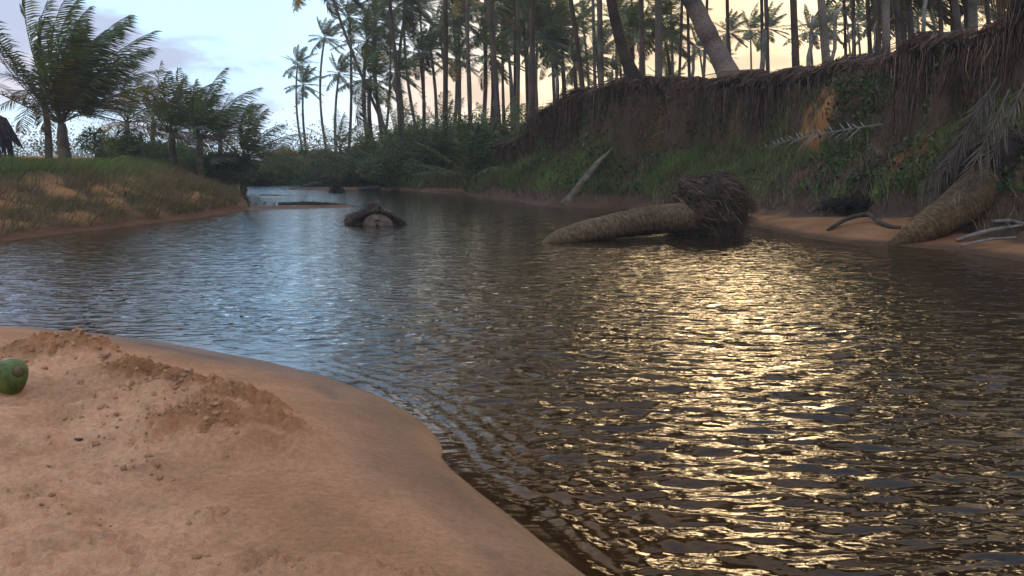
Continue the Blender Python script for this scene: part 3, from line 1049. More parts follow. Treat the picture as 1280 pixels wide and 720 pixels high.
# left bank: green on top, straw and dead stalks down the slope
x, y, T, ok = scatter(420000, -34, -4, 12, 46)
clump = fbm(x * 1.3, y * 1.3, 3)
prob = np.where(T['dl'] > 2.0, .75, np.where(T['dl'] > .75, .16 + .5 * sst(-.1, .4, clump), .0)) * np.clip(18 / y, .3, 1)
tipq = sst(-12.5, -9, x) * (T['dl'] > .35)                 # the grassy point
prob = np.maximum(prob, .8 * tipq)
dn = patch(x, y, DUNE, 4.2)
sandy = sst(-.15, .3, fbm(x * 2.1 + 5, y * 2.1, 4) + .25 * fbm(x * .7, y * .7, 4)) * (T['dl'] < 3)
prob *= (1 - .85 * sandy) * (1 - sst(.2, .5, dn))
ok &= (T['cls'] == 0) & (rng.random(len(x)) < prob)
x, y = x[ok], y[ok]
dl = T['dl'][ok]
gcol = mixc(np.broadcast_to(np.array([.17, .115, .065]), (len(x), 3)), np.array([.125, .150, .050]), sst(2.0, 3.6, dl + .8 * clump[ok]) * .92 + .25 * tipq[ok])
grass('bank_grass', x, y, T['z'][ok], np.where(dl > 2.4, .34, .26) + .12 * tipq[ok], gcol, 'windblown green and straw grass covering the left bank', .014, .35)

# reedy grass along the far shore below the grove
x, y, T, ok = scatter(60000, -14, 3, 33, 62)
ok &= (T['cls'] == 2) & (T['dr'] < 5) & (T['dr'] > .25) & (rng.random(len(x)) < .75) & (T['sb'] < T['dr'] + .2)
x, y = x[ok], y[ok]
gcol = mixc(np.broadcast_to(np.array([.15, .13, .05]), (len(x), 3)), np.array([.12, .15, .045]), sst(-.3, .4, fbm(x * .6, y * .6, 3)))
grass('reed_grass', x, y, T['z'][ok], np.full(len(x), .75), gcol, 'tall reedy grass along the low far shore below the grove', .03, .2)

# tall bright grass on the slumped far bank
x, y, T, ok = scatter(520000, -2, 14, 12, 37)
cl = fbm(x * .8 + 3, y * .8, 3)
azu = 640 + F_PX * x / y
band = np.exp(-((azu - 865) / 75) ** 2) + .55 * np.exp(-((azu - 665) / 45) ** 2)
prob = np.clip(band * 1.1, 0, 1) * (.35 + .65 * sst(-.4, .3, cl)) + .40 * sst(-.25, .35, cl)
ok &= (T['cls'] == 2) & (T['dr'] > T['sb'] + .35) & (T['tr'] > .08) & (T['tr'] < .76) & (rng.random(len(x)) < prob * .85)
x, y = x[ok], y[ok]
gcol = mixc(np.broadcast_to(np.array([.18, .145, .065]), (len(x), 3)), np.array([.165, .205, .055]), sst(-.5, .2, cl[ok]) * np.clip(band[ok] + .35, 0, 1))
grass('slope_grass', x, y, T['z'][ok], np.full(len(x), .5), gcol, 'bright green tufted grass on the slumped far bank', .021, .15)

# dead straw and root litter on the slope
x, y, T, ok = scatter(120000, -2, 14, 12, 37)
cl = fbm(x * .9 + 13, y * .9, 3)
ok &= (T['cls'] == 2) & (T['dr'] > T['sb'] + .1) & (T['tr'] > .02) & (T['tr'] < .95) & (rng.random(len(x)) < .45 + .35 * sst(0, .4, cl))
x, y = x[ok], y[ok]
grass('dead_litter', x, y, T['z'][ok], np.full(len(x), .34), tint(len(x), (.175, .115, .070), .4), 'brown dead stalks and rootlets littering the far bank slope', .016, -.1, M_root, 2, 'litter')

# turf on the brink
x, y, T, ok = scatter(90000, 0, 20, 15, 40)
ok &= (T['cls'] == 2) & (T['tr'] > 1.0) & (T['dr'] < T['sb'] + T['fw'] + 3) & (rng.random(len(x)) < .35 * sst(-.3, .3, fbm(x * .8, y * .8, 3)))
x, y = x[ok], y[ok]
gcol = mixc(np.broadcast_to(np.array([.11, .08, .04]), (len(x), 3)), np.array([.085, .10, .03]), rng.random(len(x)))
grass('brink_turf', x, y, T['z'][ok], np.full(len(x), .22), gcol, 'thin dry turf along the brink of the far bank', .016, .3)

# creeping plants with broad leaves
x, y, T, ok = scatter(420000, -2, 14, 12, 37)
cl = fbm(x * 1.1 + 23, y * 1.1, 3)
azu = 640 + F_PX * x / y
band = np.exp(-((azu - 1085) / 75) ** 2) + .9 * np.exp(-((azu - 1225) / 50) ** 2) + .5 * np.exp(-((azu - 700) / 70) ** 2) + .25
ok &= (T['cls'] == 2) & (T['dr'] > T['sb'] + .5) & (T['tr'] > .12) & (T['tr'] < .82 + .16 * (azu > 1140)) & (rng.random(len(x)) < .6 * band * sst(-.25, .3, cl))
x, y = x[ok], y[ok]
N = len(x)
P = np.stack([x, y, T['z'][ok] + .03 + .16 * rng.random(N)], 1)
V, Fc = leaves(P, .07 + .08 * rng.random(N), np.array([[-.2, -.6, .5]]), .1, .8)
mb = MB()
mb.add(V, Fc, tint(N, (.095, .125, .040), .4, .14, 4))
tag(mb.build('creeper', M_leaf, None, None, False), 'broad-leaved green creeper sprawling down the far bank', 'creeper', None, 'stuff')


# ------------------------------------------------------------------ root curtains hanging over the brink
ub = np.arange(630, 1330, 5)
BR = np.array([brink(u) for u in ub])
for k in range(3):
    BR[1:-1] = .25 * BR[:-2] + .5 * BR[1:-1] + .25 * BR[2:]
OUTD = np.array([-.75, -.66, 0])      # from the bank towards the river


def curtain(u0, u1, n, ln, label, dens=1.0, colr=(.155, .092, .060)):
    u = rng.uniform(u0, u1, n)
    bx, by = np.interp(u, ub, BR[:, 0]), np.interp(u, ub, BR[:, 1])
    jit = rng.uniform(-.1, .75, n)
    sx, sy = bx - OUTD[0] * jit, by - OUTD[1] * jit
    sz = gza(sx, sy)
    env = .55 + .45 * np.sin(np.pi * (u - u0) / (u1 - u0)) + .35 * fbm(u * .06, u * 0 + u0, 3)
    L = ln * env * (.35 + .75 * rng.random(n))
    K = 7
    s = np.linspace(0, 1, K)
    P = np.zeros((n, K, 3))
    lip = (jit + .1 + .28 * rng.random(n))
    ax = np.clip(s / .3, 0, 1)
    dn_ = np.clip((s - .2) / .8, 0, 1) ** 1.15
    dx = OUTD[0] + .35 * rng.normal(size=n)
    dy = OUTD[1] + .25 * rng.normal(size=n)
    wob = .05 * rng.normal(size=(n, K)).cumsum(1)
    P[:, :, 0] = sx[:, None] + dx[:, None] * lip[:, None] * ax + wob * s
    P[:, :, 1] = sy[:, None] + dy[:, None] * lip[:, None] * ax
    P[:, :, 2] = sz[:, None] + .06 * np.sin(np.pi * ax) + .03 - L[:, None] * dn_
    g = gza(P[:, :, 0].ravel(), P[:, :, 1].ravel()).reshape(n, K)
    P[:, :, 2] = np.maximum(P[:, :, 2], g + .03 + .16 * rng.random((n, 1)))
    rad = (.005 + .015 * rng.random((n, 1)) ** 2.5) * np.linspace(1.2, .5, K)
    V, Fc = strands(P, rad)
    mb = MB()
    lt = 1 + .8 * (rng.random((n, 1)) < .2)
    mb.add(V, Fc, np.clip(tint(n, colr, .4, .06, K * 3) * np.repeat(lt, K * 3, 0), .01, .5))
    tag(mb.build('hanging_roots', M_root), label, 'roots', None, 'stuff')


curtain(632, 700, 1300, 1.6, 'thin dark roots hanging at the low end of the bank')
curtain(690, 800, 2400, 2.3, 'ragged root mat hanging below the dark palm')
curtain(796, 935, 4200, 3.2, 'long dense curtain of roots under the leaning palm')
curtain(925, 1080, 3400, 2.4, 'brown root curtain sagging over the sandy cove')
curtain(1068, 1245, 4200, 2.4, 'broad dark curtain of roots below the fence posts')
curtain(1235, 1325, 1200, 1.6, 'short root fringe on the highest stretch of bank')


# ------------------------------------------------------------------ driftwood, stumps and fallen palms
def fibre_ball(name, parent, ctr, rad, n, ln, colr, squash=(1, 1, 1), sweep=(0, 0, -1), seed=1, rr_=.008, hugging=.7, core=(.045, .03, .022), mat=M_root):
    """matted root ball: lumpy core with fibres lying over it"""
    rs = np.random.default_rng(seed)
    a, b = np.meshgrid(np.linspace(0, 2 * np.pi, 22, endpoint=False), np.linspace(0, np.pi, 13))
    dv = np.stack([np.sin(b) * np.cos(a), np.sin(b) * np.sin(a), np.cos(b)], -1)
    r = rad * (.84 + .06 * rs.normal(size=a.shape) + .16 * np.sin(2.3 * a + seed) * np.sin(b) + .10 * np.sin(3 * b + 2 * a + seed))
    lumpf = lambda q: 1 + .16 * np.sin(2.3 * np.arctan2(q[:, 1], q[:, 0]) + seed) * np.sqrt(np.clip(1 - q[:, 2] ** 2, 0, 1)) + .08 * np.sin(5 * q[:, 0] + 4 * q[:, 2] + seed)
    r[0] = r[-1] = rad * .93
    V = (dv * r[..., None] * np.array(squash)).reshape(-1, 3) + ctr
    i, j = np.meshgrid(np.arange(12), np.arange(22), indexing='ij')
    j2 = (j + 1) % 22
    Qd = np.stack([i * 22 + j, (i + 1) * 22 + j, (i + 1) * 22 + j2, i * 22 + j2], -1).reshape(-1, 4)
    mb = MB()
    mb.add(V, Qd, core)
    ball = mb.build(name, M_soil, parent)
    d_ = rs.normal(size=(n, 3))
    d_ /= np.linalg.norm(d_, axis=1)[:, None]
    K = 6
    P = np.zeros((n, K, 3))
    sw = np.array(sweep) + .45 * rs.normal(size=(n, 3))
    L = ln * (.4 + .8 * rs.random(n))
    p = d_.copy()
    for k in range(K):
        P[:, k] = ctr + p * (rad * lumpf(p / np.linalg.norm(p, axis=1)[:, None])[:, None] * (.90 + .16 * (k / (K - 1)) * rs.random((n, 1)) + .05 * rs.random((n, 1)))) * np.array(squash)
        q = p + sw * (L / K / rad)[:, None]
        qn = q / np.linalg.norm(q, axis=1)[:, None]
        p = hugging * qn + (1 - hugging) * q
    V, Fc = strands(P, rr_ * (.5 + rs.random((n, 1))) * np.linspace(1.1, .45, K))
    mb = MB()
    mb.add(V, Fc, tint(n, colr, .35, .08, K * 3))
    f = mb.build('root_fibres', mat, ball)
    f['kind'] = 'stuff'
    return ball


def scarred_log(ctrl, rs_, rv_, colr, seed, pitch=.07):
    """fallen palm trunk: leaf-scar ridges, dents and a few splits"""
    ctrl = np.array(ctrl, float)
    L = np.linalg.norm(np.diff(ctrl, axis=0), axis=1).sum()
    n = int(L / pitch * 3)
    S = np.linspace(0, 1, n)
    P = np.stack([np.interp(S, np.linspace(0, 1, len(ctrl)), ctrl[:, i]) for i in range(3)], 1)
    for k in range(12):
        P[1:-1] = .25 * P[:-2] + .5 * P[1:-1] + .25 * P[2:]
    sides = 26
    r0 = np.interp(S, rs_, rv_)
    V, Fc = tube(P, r0, sides, True)
    a_, i_ = np.meshgrid(np.arange(sides), np.arange(n))
    ang = 2 * np.pi * a_ / sides
    ss = S[i_] * L
    ridge = (ss / pitch + .35 * fbm(ss * 1.5 + seed, np.cos(ang) + 3, 2)) % 1.0
    k_ = 1 + .035 * (ridge - .5) + .10 * fbm(ss * 2.2 + seed, 1.2 * np.cos(ang) + 5, 3) + .06 * fbm(ss * 7 + seed, 3 * np.sin(ang) + 9, 3)
    k_ -= .10 * np.exp(-((np.sin(ang * .5 + 1.1 * seed + .5 * ss)) / .12) ** 2) * sst(.1, .4, fbm(ss * 1.1 + 3 * seed, ang * 0 + 2, 2) + .2)
    ctr = np.repeat(P, sides, 0)
    V[:n * sides] = ctr + (V[:n * sides] - ctr) * k_.reshape(-1, 1)
    c = np.ones((len(V), 3)) * np.array(colr)
    f = .95 + .30 * (ridge - .5) + .45 * fbm(ss * 1.6 + 7 * seed, 1.5 * np.cos(ang), 3) + .22 * rng.normal(size=ss.shape)
    c[:n * sides] *= np.clip(f, .35, 1.7).reshape(-1, 1)
    return MB().add(V, Fc, c)


# palm stump standing in midstream, root mat over a pale sawn face
c = W(466, 280)
e = empty('palm_stump', (c[0], c[1], 0), 'shaggy palm stump with pale cut face sitting in midstream', 'stump')
fibre_ball('root_mat', e, np.array([0, .15, -.12]), .60, 1800, .6, (.17, .11, .08), (1.12, .75, .92), (0, 0, -1), 4, .012)
th = np.linspace(0, 2 * np.pi, 28, endpoint=False)
fx, fz = .17, .0
V = [np.stack([fx + r * 1.22 * np.cos(th), np.full(28, y_), fz + r * .92 * np.sin(th)], 1) for r, y_ in ((.27, .1), (.27, -.40), (.255, -.415), (.13, -.422), (.02, -.415))]
i, j = np.meshgrid(np.arange(4), np.arange(28), indexing='ij')
Qd = np.stack([i * 28 + j, i * 28 + (j + 1) % 28, (i + 1) * 28 + (j + 1) % 28, (i + 1) * 28 + j], -1).reshape(-1, 4)
o = MB().add(np.concatenate(V), Qd, (.17, .112, .08)).build('cut_face', M_wood, e)
o['label'] = 'pale sawn face'
mbk = MB()
V, Fc = tube(np.array([[fx - .05, -.425, fz + .10], [fx + .05, -.43, fz + .12]]), [.02, .015], 6)
mbk.add(V, Fc, (.06, .04, .03)).build('knot', M_wood, e)
n_ = 300
q = rng.uniform(-.1, 3.3, n_)
P0 = np.stack([fx + .30 * 1.2 * np.cos(q), np.full(n_, -.22) - .18 * rng.random(n_), fz + .27 * np.sin(q) + .02], 1)
K = 5
P = np.zeros((n_, K, 3))
for k in range(K):
    s = k / (K - 1)
    P[:, k] = P0 + np.stack([np.cos(q) * .30 * s, -.05 * s + 0 * q, np.sin(q) * .10 * s - .16 * s * s], 1) + .015 * rng.normal(size=(n_, 3))
V, Fc = strands(P, .011 * np.ones((n_, 1)) * np.linspace(1.1, .5, K))
o = MB().add(V, Fc, tint(n_, (.07, .046, .034), .35, .06, K * 3)).build('root_fringe', M_root, e)
o['kind'] = 'stuff'

# small far stump, half-sunk log and plank near the far sand bar
c = W(422, 240.5)
e = empty('river_stump', (c[0], c[1], 0), 'small rounded dark stump by the far sand bar', 'stump')
fibre_ball('root_mat', e, np.array([0, 0, -.1]), .38, 500, .4, (.05, .04, .032), (1.15, .9, 1.0), (0, 0, -1), 5, .010)


def log(name, pts, rad, label, colr, cat='log', sides=10, jag=.05, cutcol=None, mat=M_wood, stubs=()):
    pts = np.array(pts, float)
    b = pts[0].copy()
    s = np.linspace(0, 1, len(pts))
    S = np.linspace(0, 1, max(14, len(pts) * 3))
    P = np.stack([np.interp(S, s, pts[:, i]) for i in range(3)], 1) - b
    for k in range(2):
        P[1:-1] = .25 * P[:-2] + .5 * P[1:-1] + .25 * P[2:]
    rd = np.interp(S, np.linspace(0, 1, len(rad)), rad)
    e = empty(name, b, label, cat)
    V, Fc = tube(P, rd, sides, True, jag)
    c = np.ones((len(V), 3)) * np.array(colr) * (1 + .15 * rng.normal(size=(len(V), 1)))
    MB().add(V, Fc, np.clip(c, .01, .8)).build('trunk' if rad[0] > .07 else 'stem', mat, e)
    for q in stubs:
        q = np.array(q, float) - b
        V, Fc = tube(q, np.linspace(.6, .25, len(q)) * rad[-1], 6, True, .08)
        MB().add(V, Fc, colr).build('branch', mat, e)
    return e


a = W(379, 235)
b = W(401, 232)
log('half_sunk_log', [(*a, .04), (*(.5 * (a + b)), .07), (*b, .12)], [.12, .16, .13], 'half sunk grey log pointing out from far sand bar', (.11, .085, .06))
a, b = W(449, 238), W(475, 237.5)
log('driftwood_plank', [(*a, .06), (*b, .10)], [.11, .09], 'low dark driftwood lying along the far sand bar', (.07, .055, .045), 'driftwood')
a, b = W(348, 258.5), W(424, 257.5)
log('driftwood_pole', [(*a, .09), (*(.5 * (a + b)), .10), (*b, .06)], [.045, .055, .03], 'long dark pole lying on the low sand bar', (.06, .045, .035), 'driftwood')
P = np.array([W(u, 258) for u in rng.uniform(325, 440, 60)])
grass('bar_sedge', P[:, 0], P[:, 1], np.full(60, .05), np.full(60, .22), tint(60, (.09, .08, .035)), 'sparse sedge tufts standing on the low sand bar', .02, .2)

# split log leaning against the bank
p0 = hit(706, 255)
p1 = hit(746, 210) + np.array([0, -.35, .12])
p2 = p1 + (p1 - p0) * .48
p2[2] = at(768, 184, p2[1])[2]
p0[2] -= .1
log('leaning_log', [p0, .5 * (p0 + p1), p1, p1 + .55 * (p2 - p1), p2], [.16, .15, .12, .08, .035, .012], 'split grey log leaning up the bank from the water', (.17, .12, .08), 'log', 10, .07)
p0, p1 = hit(566, 206), hit(614, 193)
log('pale_fallen_log', [p0 + [0, -.2, .16], .5 * (p0 + p1) + [0, -.3, .22], p1 + [0, -.3, .2]], [.10, .2, .22], 'pale log lying at the low end of the far bank', (.21, .16, .12), 'log')

# fallen palm with root ball, its trunk dipping into the river
tip = np.array([*W(676, 303), -.08])
ball = at(876, 258, 16.3)
e = empty('fallen_palm', (tip[0], tip[1], 0), 'fallen palm trunk with shaggy root ball lying in the shallows', 'fallen tree')
base = np.array([tip[0], tip[1], 0])
P = [tip, at(700, 297, 14.7), at(735, 289, 15.0), at(775, 281, 15.3), at(815, 275, 15.7), at(850, 272, 16.0), at(880, 268, 16.3)]
scarred_log(np.array(P) - base, [0, .08, .25, .5, .8, 1], [.04, .12, .19, .23, .28, .33], (.16, .092, .05), 2).build('trunk', M_bark, e)
ob = fibre_ball('root_ball', e, ball - base + [.02, .05, -.02], .60, 2800, .8, (.15, .092, .058), (1.05, .95, 1.06), (.75, -.35, -.6), 8, .0085, .4)

# palm bole toppled at the end of the cove, roots upward under dead fronds
p0 = np.array([*W(1112, 306), .0])
bb = at(1230, 225, 14.9)
e = empty('toppled_palm_bole', p0, 'toppled palm bole with orange brown base at the cove end', 'fallen tree')
P = np.array([p0 + [0, 0, .0], at(1150, 288, 14.2), at(1185, 268, 14.4), at(1215, 248, 14.7), at(1238, 225, 15.0)]) - p0
scarred_log(P, [0, .15, .4, .7, 1], [.05, .17, .28, .37, .42], (.15, .082, .038), 5).build('trunk', M_bark, e)
fibre_ball('root_ball', e, bb - p0 + [.2, .2, .15], .66, 2600, .7, (.10, .068, .046), (1.15, .9, 1.0), (.2, -.3, -.8), 9, .008, .5)

# dead fronds, each lying in the plane of what it rests on
def dead_frond(p, q, nrm, label, colr=GREY, leaf=.5, n=24, miss=.15, width=.03, group=None, sweep=.5, sag=.2):
    p, q, nrm = (np.array(a_, float) for a_ in (p, q, nrm))
    X_ = (q - p) / np.linalg.norm(q - p)
    Z_ = nrm - X_ * (nrm @ X_)
    Z_ /= np.linalg.norm(Z_)
    Y_ = np.cross(Z_, X_)
    m = frond(0, .12, np.linalg.norm(q - p), .0, sag, n, leaf, width, colr, tuple(np.array(colr) * .9), 0, .15, .024, miss, .12, sweep)
    m.V = [v_[:, :1] * X_ + v_[:, 1:2] * Y_ + v_[:, 2:3] * Z_ for v_ in m.V]
    for v_ in m.V:                                   # dry leaflets sag a little under their own weight
        dist = np.linalg.norm(v_ - (v_ @ X_)[:, None] * X_, axis=1)
        v_[:, 2] -= .35 * dist ** 1.5
        gg = gza(v_[:, 0] + p[0], v_[:, 1] + p[1]) - p[2] + .015
        v_[:, 2] = np.maximum(v_[:, 2], gg)
    o = m.build('fallen_frond', M_dry, None, p, False)
    return tag(o, label, 'palm frond', group)


FACE = (-.45, -.65, .6)
dead_frond(hit(1104, 167) + [-.1, -.15, .1], hit(962, 196) + [-.1, -.15, .08], FACE, 'bleached fallen frond lying along the slope above the cove', (.25, .21, .17), .55, 20, .15, .03, None, .6)
for k, (u, v, u2, v2) in enumerate(((1246, 98, 1160, 250), (1262, 112, 1190, 255), (1225, 130, 1152, 235), (1285, 95, 1222, 235), (1252, 104, 1172, 225), (1240, 140, 1205, 262))):
    p = at(u, v, 15.0)
    p[2] = max(p[2], gz(p[0], p[1]) + .1)
    dead_frond(p, at(u2, v2, 13.8 + .1 * k), (-.3 + .2 * (k % 3), -.8, .35), 'grey dead frond drooping over the toppled palm bole', (.13, .088, .06) if k % 2 else (.085, .056, .04), .55, 26, .2, .02, 'dead fronds over the toppled bole', 1.9, .35)
for k, (u, u2) in enumerate(((1022, 1078), (1045, 1098), (1010, 1060))):
    p, q = np.array(brink(u)), np.array(brink(u2))
    dead_frond(p + [.1, .2, .15], q + [.1, .2, .3], (.1, -.7, .8), 'dark dead frond sprawled over the brink beside fence posts', (.06, .042, .032), .4, 20, .05, .04, 'dead fronds on the brink', .4, .1)

# broken branch on the cove sand
pp = [hit(1035, 289), hit(1058, 281), hit(1086, 277), hit(1095, 281), hit(1113, 287), hit(1126, 286)]
pp = [q + [0, 0, h] for q, h in zip(pp, (.02, .13, .16, .07, .04, .03))]
log('broken_branch', pp, [.035, .045, .045, .04, .035, .025], 'crooked broken branch lying on the cove sand', (.085, .055, .04), 'branch', 7, .06, stubs=[[pp[2], pp[2] + [.12, .05, -.06], pp[2] + [.3, .1, -.12]]])
for k, (a, b, r, l) in enumerate((((1195, 303), (1278, 288), .035, 'pale crooked driftwood stick beside the toppled bole'), ((1240, 280), (1283, 288), .03, 'short bare stick propped at the foot of the bank'), ((1200, 310), (1270, 303), .02, 'thin grey stick lying on dark wet sand'))):
    p0, p1 = hit(*a), hit(*b)
    log('driftwood_stick', [p0 + [0, 0, .03], .5 * (p0 + p1) + [0, 0, .09], p1 + [0, 0, .08]], [r, r * 1.2, r * .7], l, (.20, .15, .12), 'driftwood', 6, .1)
# tangle of dark brush at the top of the cove
c = hit(1078, 256)
n_ = 420
K = 6
P = np.zeros((n_, K, 3))
st = np.stack([rng.normal(0, .38, n_), rng.normal(0, .2, n_), rng.random(n_) * .05], 1)
dvv = np.stack([rng.normal(size=n_), .6 * rng.normal(size=n_), .35 * np.abs(rng.normal(size=n_))], 1)
dvv /= np.linalg.norm(dvv, axis=1)[:, None]
for k in range(K):
    s = k / (K - 1)
    P[:, k] = c + st + dvv * s * .45 - np.array([0, 0, .25]) * (s * s) + .02 * rng.normal(size=(n_, 3))
P[:, :, 2] = np.maximum(P[:, :, 2], gza(P[:, :, 0].ravel(), P[:, :, 1].ravel()).reshape(n_, K) + .015)
V, Fc = strands(P, .007 * np.ones((n_, K)))
tag(MB().add(V, Fc, tint(n_, (.045, .034, .028), .35, .05, K * 3)).build('brush_tangle', M_root), 'dark tangle of brushwood at the top of the cove', 'brushwood', None, 'stuff')

# orange broken stub and pale sheath on the brink
p = hit(958, 106)
log('broken_stub', [p + [.55, .3, .28], p + [.25, .1, .16], p + [-.12, -.2, -.06]], [.05, .085, .075], 'orange broken root stub jutting from the bank', (.36, .17, .06), 'root', 8, .06)
p = np.array(brink(925))
V, Fc = tube(np.array([[0, 0, 0], [.14, .02, .12], [.24, .03, .25], [.42, .05, .38], [.5, .05, .42]]) * 1.0, [.05, .09, .11, .05, .01], 8, True, .05, .35)
o = MB().add(V, Fc, (.30, .26, .24)).build('palm_sheath', M_dry, None, p + [.0, 0, .04])
tag(o, 'pale dry palm sheath curled at the leaning palm foot', 'palm sheath')

# fence posts on the plateau
for k, (u, v0, v1, D, w_) in enumerate(((857, 98, 56, 33, .15), (941, 70, 37, 31, .2), (997, 74, 20, 26, .15), (1025, 66, 12, 25.5, .13), (1073, 52, 26, 25, .06), (1131, 38, -4, 25, .14), (693, 108, 92, 36, .12), (1048, 60, 22, 33, .1))):
    g = on_ground(u, D)
    topz = at(u, v1, D)[2]
    h = topz - g[2]
    if h < .4:
        continue
    z = np.linspace(-.2, h, 8)
    pts = np.stack([.02 * rng.normal(size=8) + .04 * z / max(h, .1), .02 * rng.normal(size=8), z], 1)
    V, Fc = tube(pts, np.linspace(w_ * .48, w_ * .4, 8), 7, True, .06)
    o = MB().add(V, Fc, (.22, .185, .145)).build('fence_post', M_wood, None, g)
    tag(o, 'rough pale wooden post standing among palms on the bank', 'post', 'posts on top of the bank')

# thatched shelter at the edge of the left bank
g = on_ground(-42, 36)
e = empty('thatched_shelter', g, 'brown thatched shelter on a post above the left bank', 'shelter')
V, Fc = tube(np.array([[0, 0, -.2], [0, 0, 1.0], [.02, 0, 2.0]]), [.11, .1, .09], 9, True, .03)
MB().add(V, Fc, (.13, .085, .06)).build('post', M_wood, e)
n_ = 1500
q = rng.uniform(0, 2 * np.pi, n_)
r0 = rng.random(n_) ** .6 * 1.45
P = np.zeros((n_, 5, 3))
for k in range(5):
    s = k / 4
    r_ = r0 + .45 * s
    P[:, k] = np.stack([r_ * np.cos(q), r_ * np.sin(q), 2.15 - .45 * r_ - np.where(r_ > 1.5, (r_ - 1.5) * 1.9, 0) + .02 * rng.normal(size=n_)], 1)
V, Fc = strands(P, .016 * np.ones((n_, 5)))
o = MB().add(V, Fc, tint(n_, (.10, .065, .055), .25, .06, 15)).build('thatch', M_dry, e)
o['kind'] = 'stuff'
V, Fc = tube(np.array([[0, 0, 2.1], [0, 0, 1.75], [0, 0, 1.42]]), [.03, .8, 1.55], 20, False)
MB().add(V, Fc, (.07, .05, .04)).build('roof', M_wood, e)
e.scale = (1.35,) * 3
# skirt of dry fronds hanging from the eaves
n_ = 260
q = rng.uniform(0, 2 * np.pi, n_)
P = np.zeros((n_, 5, 3))
for k in range(5):
    s = k / 4
    P[:, k] = np.stack([(1.5 + .1 * s) * np.cos(q), (1.5 + .1 * s) * np.sin(q), 1.5 - (.5 + .8 * rng.random(n_)) * s + 0 * q], 1)
V, Fc = strands(P, .02 * np.ones((n_, 5)))
o = MB().add(V, Fc, tint(n_, (.085, .055, .05), .25, .06, 15)).build('skirt', M_dry, e)
o['kind'] = 'stuff'


# ------------------------------------------------------------------ on the beach
# green coconut
p = W(9, 484, .24)
g = gz(*p)
a, b = np.meshgrid(np.linspace(0, 2 * np.pi, 32, endpoint=False), np.linspace(0, np.pi, 20))
rad = 1 + .10 * np.cos(3 * a) * np.sin(b) + .03 * np.cos(b * 2)
V = np.stack([np.sin(b) * np.cos(a) * .098 * rad, np.sin(b) * np.sin(a) * .098 * rad, np.cos(b) * .128 + .0 * a], -1)
tp = (np.cos(b) > .75)
V[..., 2] -= np.where(tp, (np.cos(b) - .75) * .04, 0)
V = V.reshape(-1, 3)
i, j = np.meshgrid(np.arange(19), np.arange(32), indexing='ij')
Qd = np.stack([i * 32 + j, (i + 1) * 32 + j, (i + 1) * 32 + (j + 1) % 32, i * 32 + (j + 1) % 32], -1).reshape(-1, 4)
e = empty('green_coconut', (p[0], p[1], g + .075), 'green coconut resting beside the dug sand', 'coconut')
e.rotation_euler = (R(8), R(68), R(-20))
MB().add(V, Qd, (.10, .125, .026)).build('husk', M_husk, e)
V, Fc = tube(np.array([[0, 0, .115], [0, 0, .128], [.003, 0, .136]]), [.03, .026, .015], 9, True, .08)
MB().add(V, Fc, (.12, .09, .04)).build('stem_cap', M_husk, e)

# crumbly clods of damp sand
cl_v, cl_f = None, None
t_ = (1 + 5 ** .5) / 2
ico = np.array([[-1, t_, 0], [1, t_, 0], [-1, -t_, 0], [1, -t_, 0], [0, -1, t_], [0, 1, t_], [0, -1, -t_], [0, 1, -t_], [t_, 0, -1], [t_, 0, 1], [-t_, 0, -1], [-t_, 0, 1]]) / 1.9
icf = np.array([[0, 11, 5], [0, 5, 1], [0, 1, 7], [0, 7, 10], [0, 10, 11], [1, 5, 9], [5, 11, 4], [11, 10, 2], [10, 7, 6], [7, 1, 8], [3, 9, 4], [3, 4, 2], [3, 2, 6], [3, 6, 8], [3, 8, 9], [4, 9, 5], [2, 4, 11], [6, 2, 10], [8, 6, 7], [9, 8, 1]])
mids, cache = list(ico), {}
f2 = []
for a, b, c in icf:
    k = []
    for p, q in ((a, b), (b, c), (c, a)):
        key = (min(p, q), max(p, q))
        if key not in cache:
            m = (ico[p] + ico[q]) / 2
            cache[key] = len(mids)
            mids.append(m / np.linalg.norm(m))
        k.append(cache[key])
    f2 += [[a, k[0], k[2]], [b, k[1], k[0]], [c, k[2], k[1]], k]
ico2, icf2 = np.array(mids), np.array(f2)
ico2 /= np.linalg.norm(ico2, axis=1)[:, None]
hs = [(h, 4 if h[4] > .05 else 2) for h in HW if h[4] > .02]
X_, Y_, S_ = [], [], []
for (hx, hy, a, b, h), wgt in hs:
    n_ = int(40 * wgt * (a * b / .05) ** .7)
    X_.append(rng.normal(hx, a * .55, n_))
    Y_.append(rng.normal(hy, b * .55, n_))
    S_.append((.002 + .013 * rng.random(n_) ** 4) * (1 if h > .05 else .75))
n_ = 260
X_.append(rng.uniform(-3.2, .2, n_))
Y_.append(rng.uniform(2.7, 5.2, n_))
S_.append(.002 + .006 * rng.random(n_) ** 3)
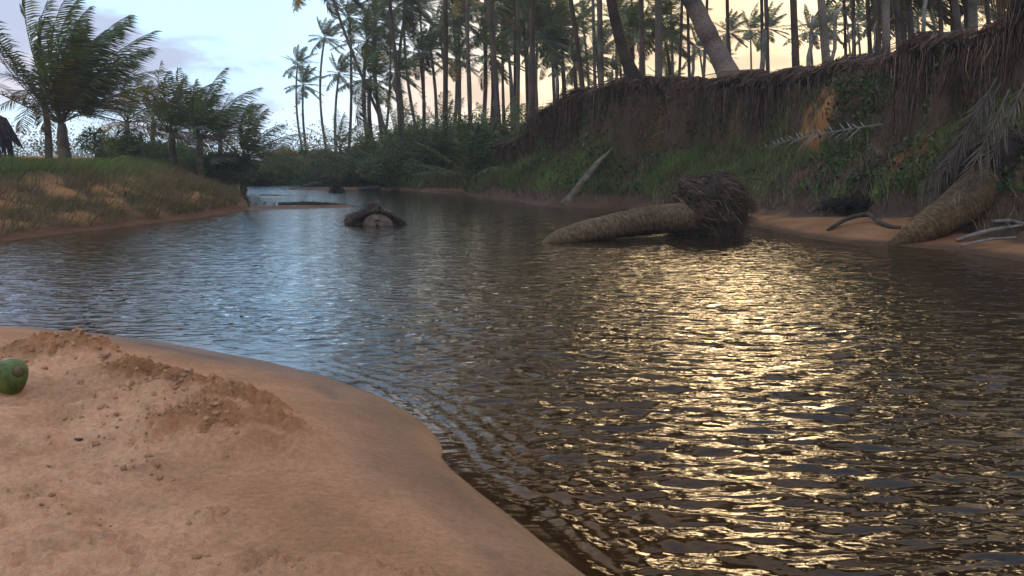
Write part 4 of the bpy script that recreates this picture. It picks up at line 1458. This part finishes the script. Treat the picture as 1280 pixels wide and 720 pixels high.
X_, Y_, S_ = map(np.concatenate, (X_, Y_, S_))
Tq = terrain(X_, Y_)
ok = (Tq['db'] > .9)
X_, Y_, S_, z = X_[ok], Y_[ok], S_[ok], Tq['z'][ok]
N = len(X_)
rs = np.random.default_rng(12)
sc3 = S_[:, None] * (1 + .3 * rs.normal(size=(N, 3)))
V = ico2[None] * (1 + .24 * rs.normal(size=(N, len(ico2), 1))) * np.abs(sc3)[:, None]
V = V + np.stack([X_, Y_, z + S_ * .15], 1)[:, None]
Fc = (np.arange(N)[:, None, None] * len(ico2) + icf2[None]).reshape(-1, 3)
tag(MB().add(V.reshape(-1, 3), Fc, tint(N, (.42, .21, .11), .10, .02, len(ico2))).build('sand_clods', M_sandclod), 'crumbly clods of damp sand strewn over the dug heaps', 'sand', None, 'stuff')
# small dark shell in the sand
p = hit(99, 552)
m = ico2 * np.array([.02, .01, .006]) * (1 + .08 * np.sin(ico2[:, :1] * 5))
tag(MB().add(m, icf2, (.03, .025, .03)).build('mussel_shell', M_husk, None, p + [0, 0, .006]), 'tiny dark shell lying in a dent of the sand', 'shell')


# ------------------------------------------------------------------ damp evening air
M_haze = bpy.data.materials.new('haze')
M_haze.use_nodes = True
nt = M_haze.node_tree
nt.nodes.remove(nt.nodes['Principled BSDF'])
pv = nt.nodes.new('ShaderNodeVolumePrincipled')
pv.inputs['Color'].default_value = (.95, .95, 1, 1)
pv.inputs['Density'].default_value = .0010
nt.links.new(pv.outputs[0], nt.nodes['Material Output'].inputs['Volume'])
x0, x1, y0, y1, z0, z1 = -260, 260, -60, 300, -3, 32
V = np.array([[x, y, z] for z in (z0, z1) for y in (y0, y1) for x in (x0, x1)], float)
Fq = np.array([[0, 2, 3, 1], [4, 5, 7, 6], [0, 1, 5, 4], [2, 6, 7, 3], [0, 4, 6, 2], [1, 3, 7, 5]])
hz = mk('haze', V, Fq, M_haze, smooth=False)
tag(hz, kind='stuff')
hz['label'] = 'thin damp evening haze over the river'
hz['category'] = 'haze'
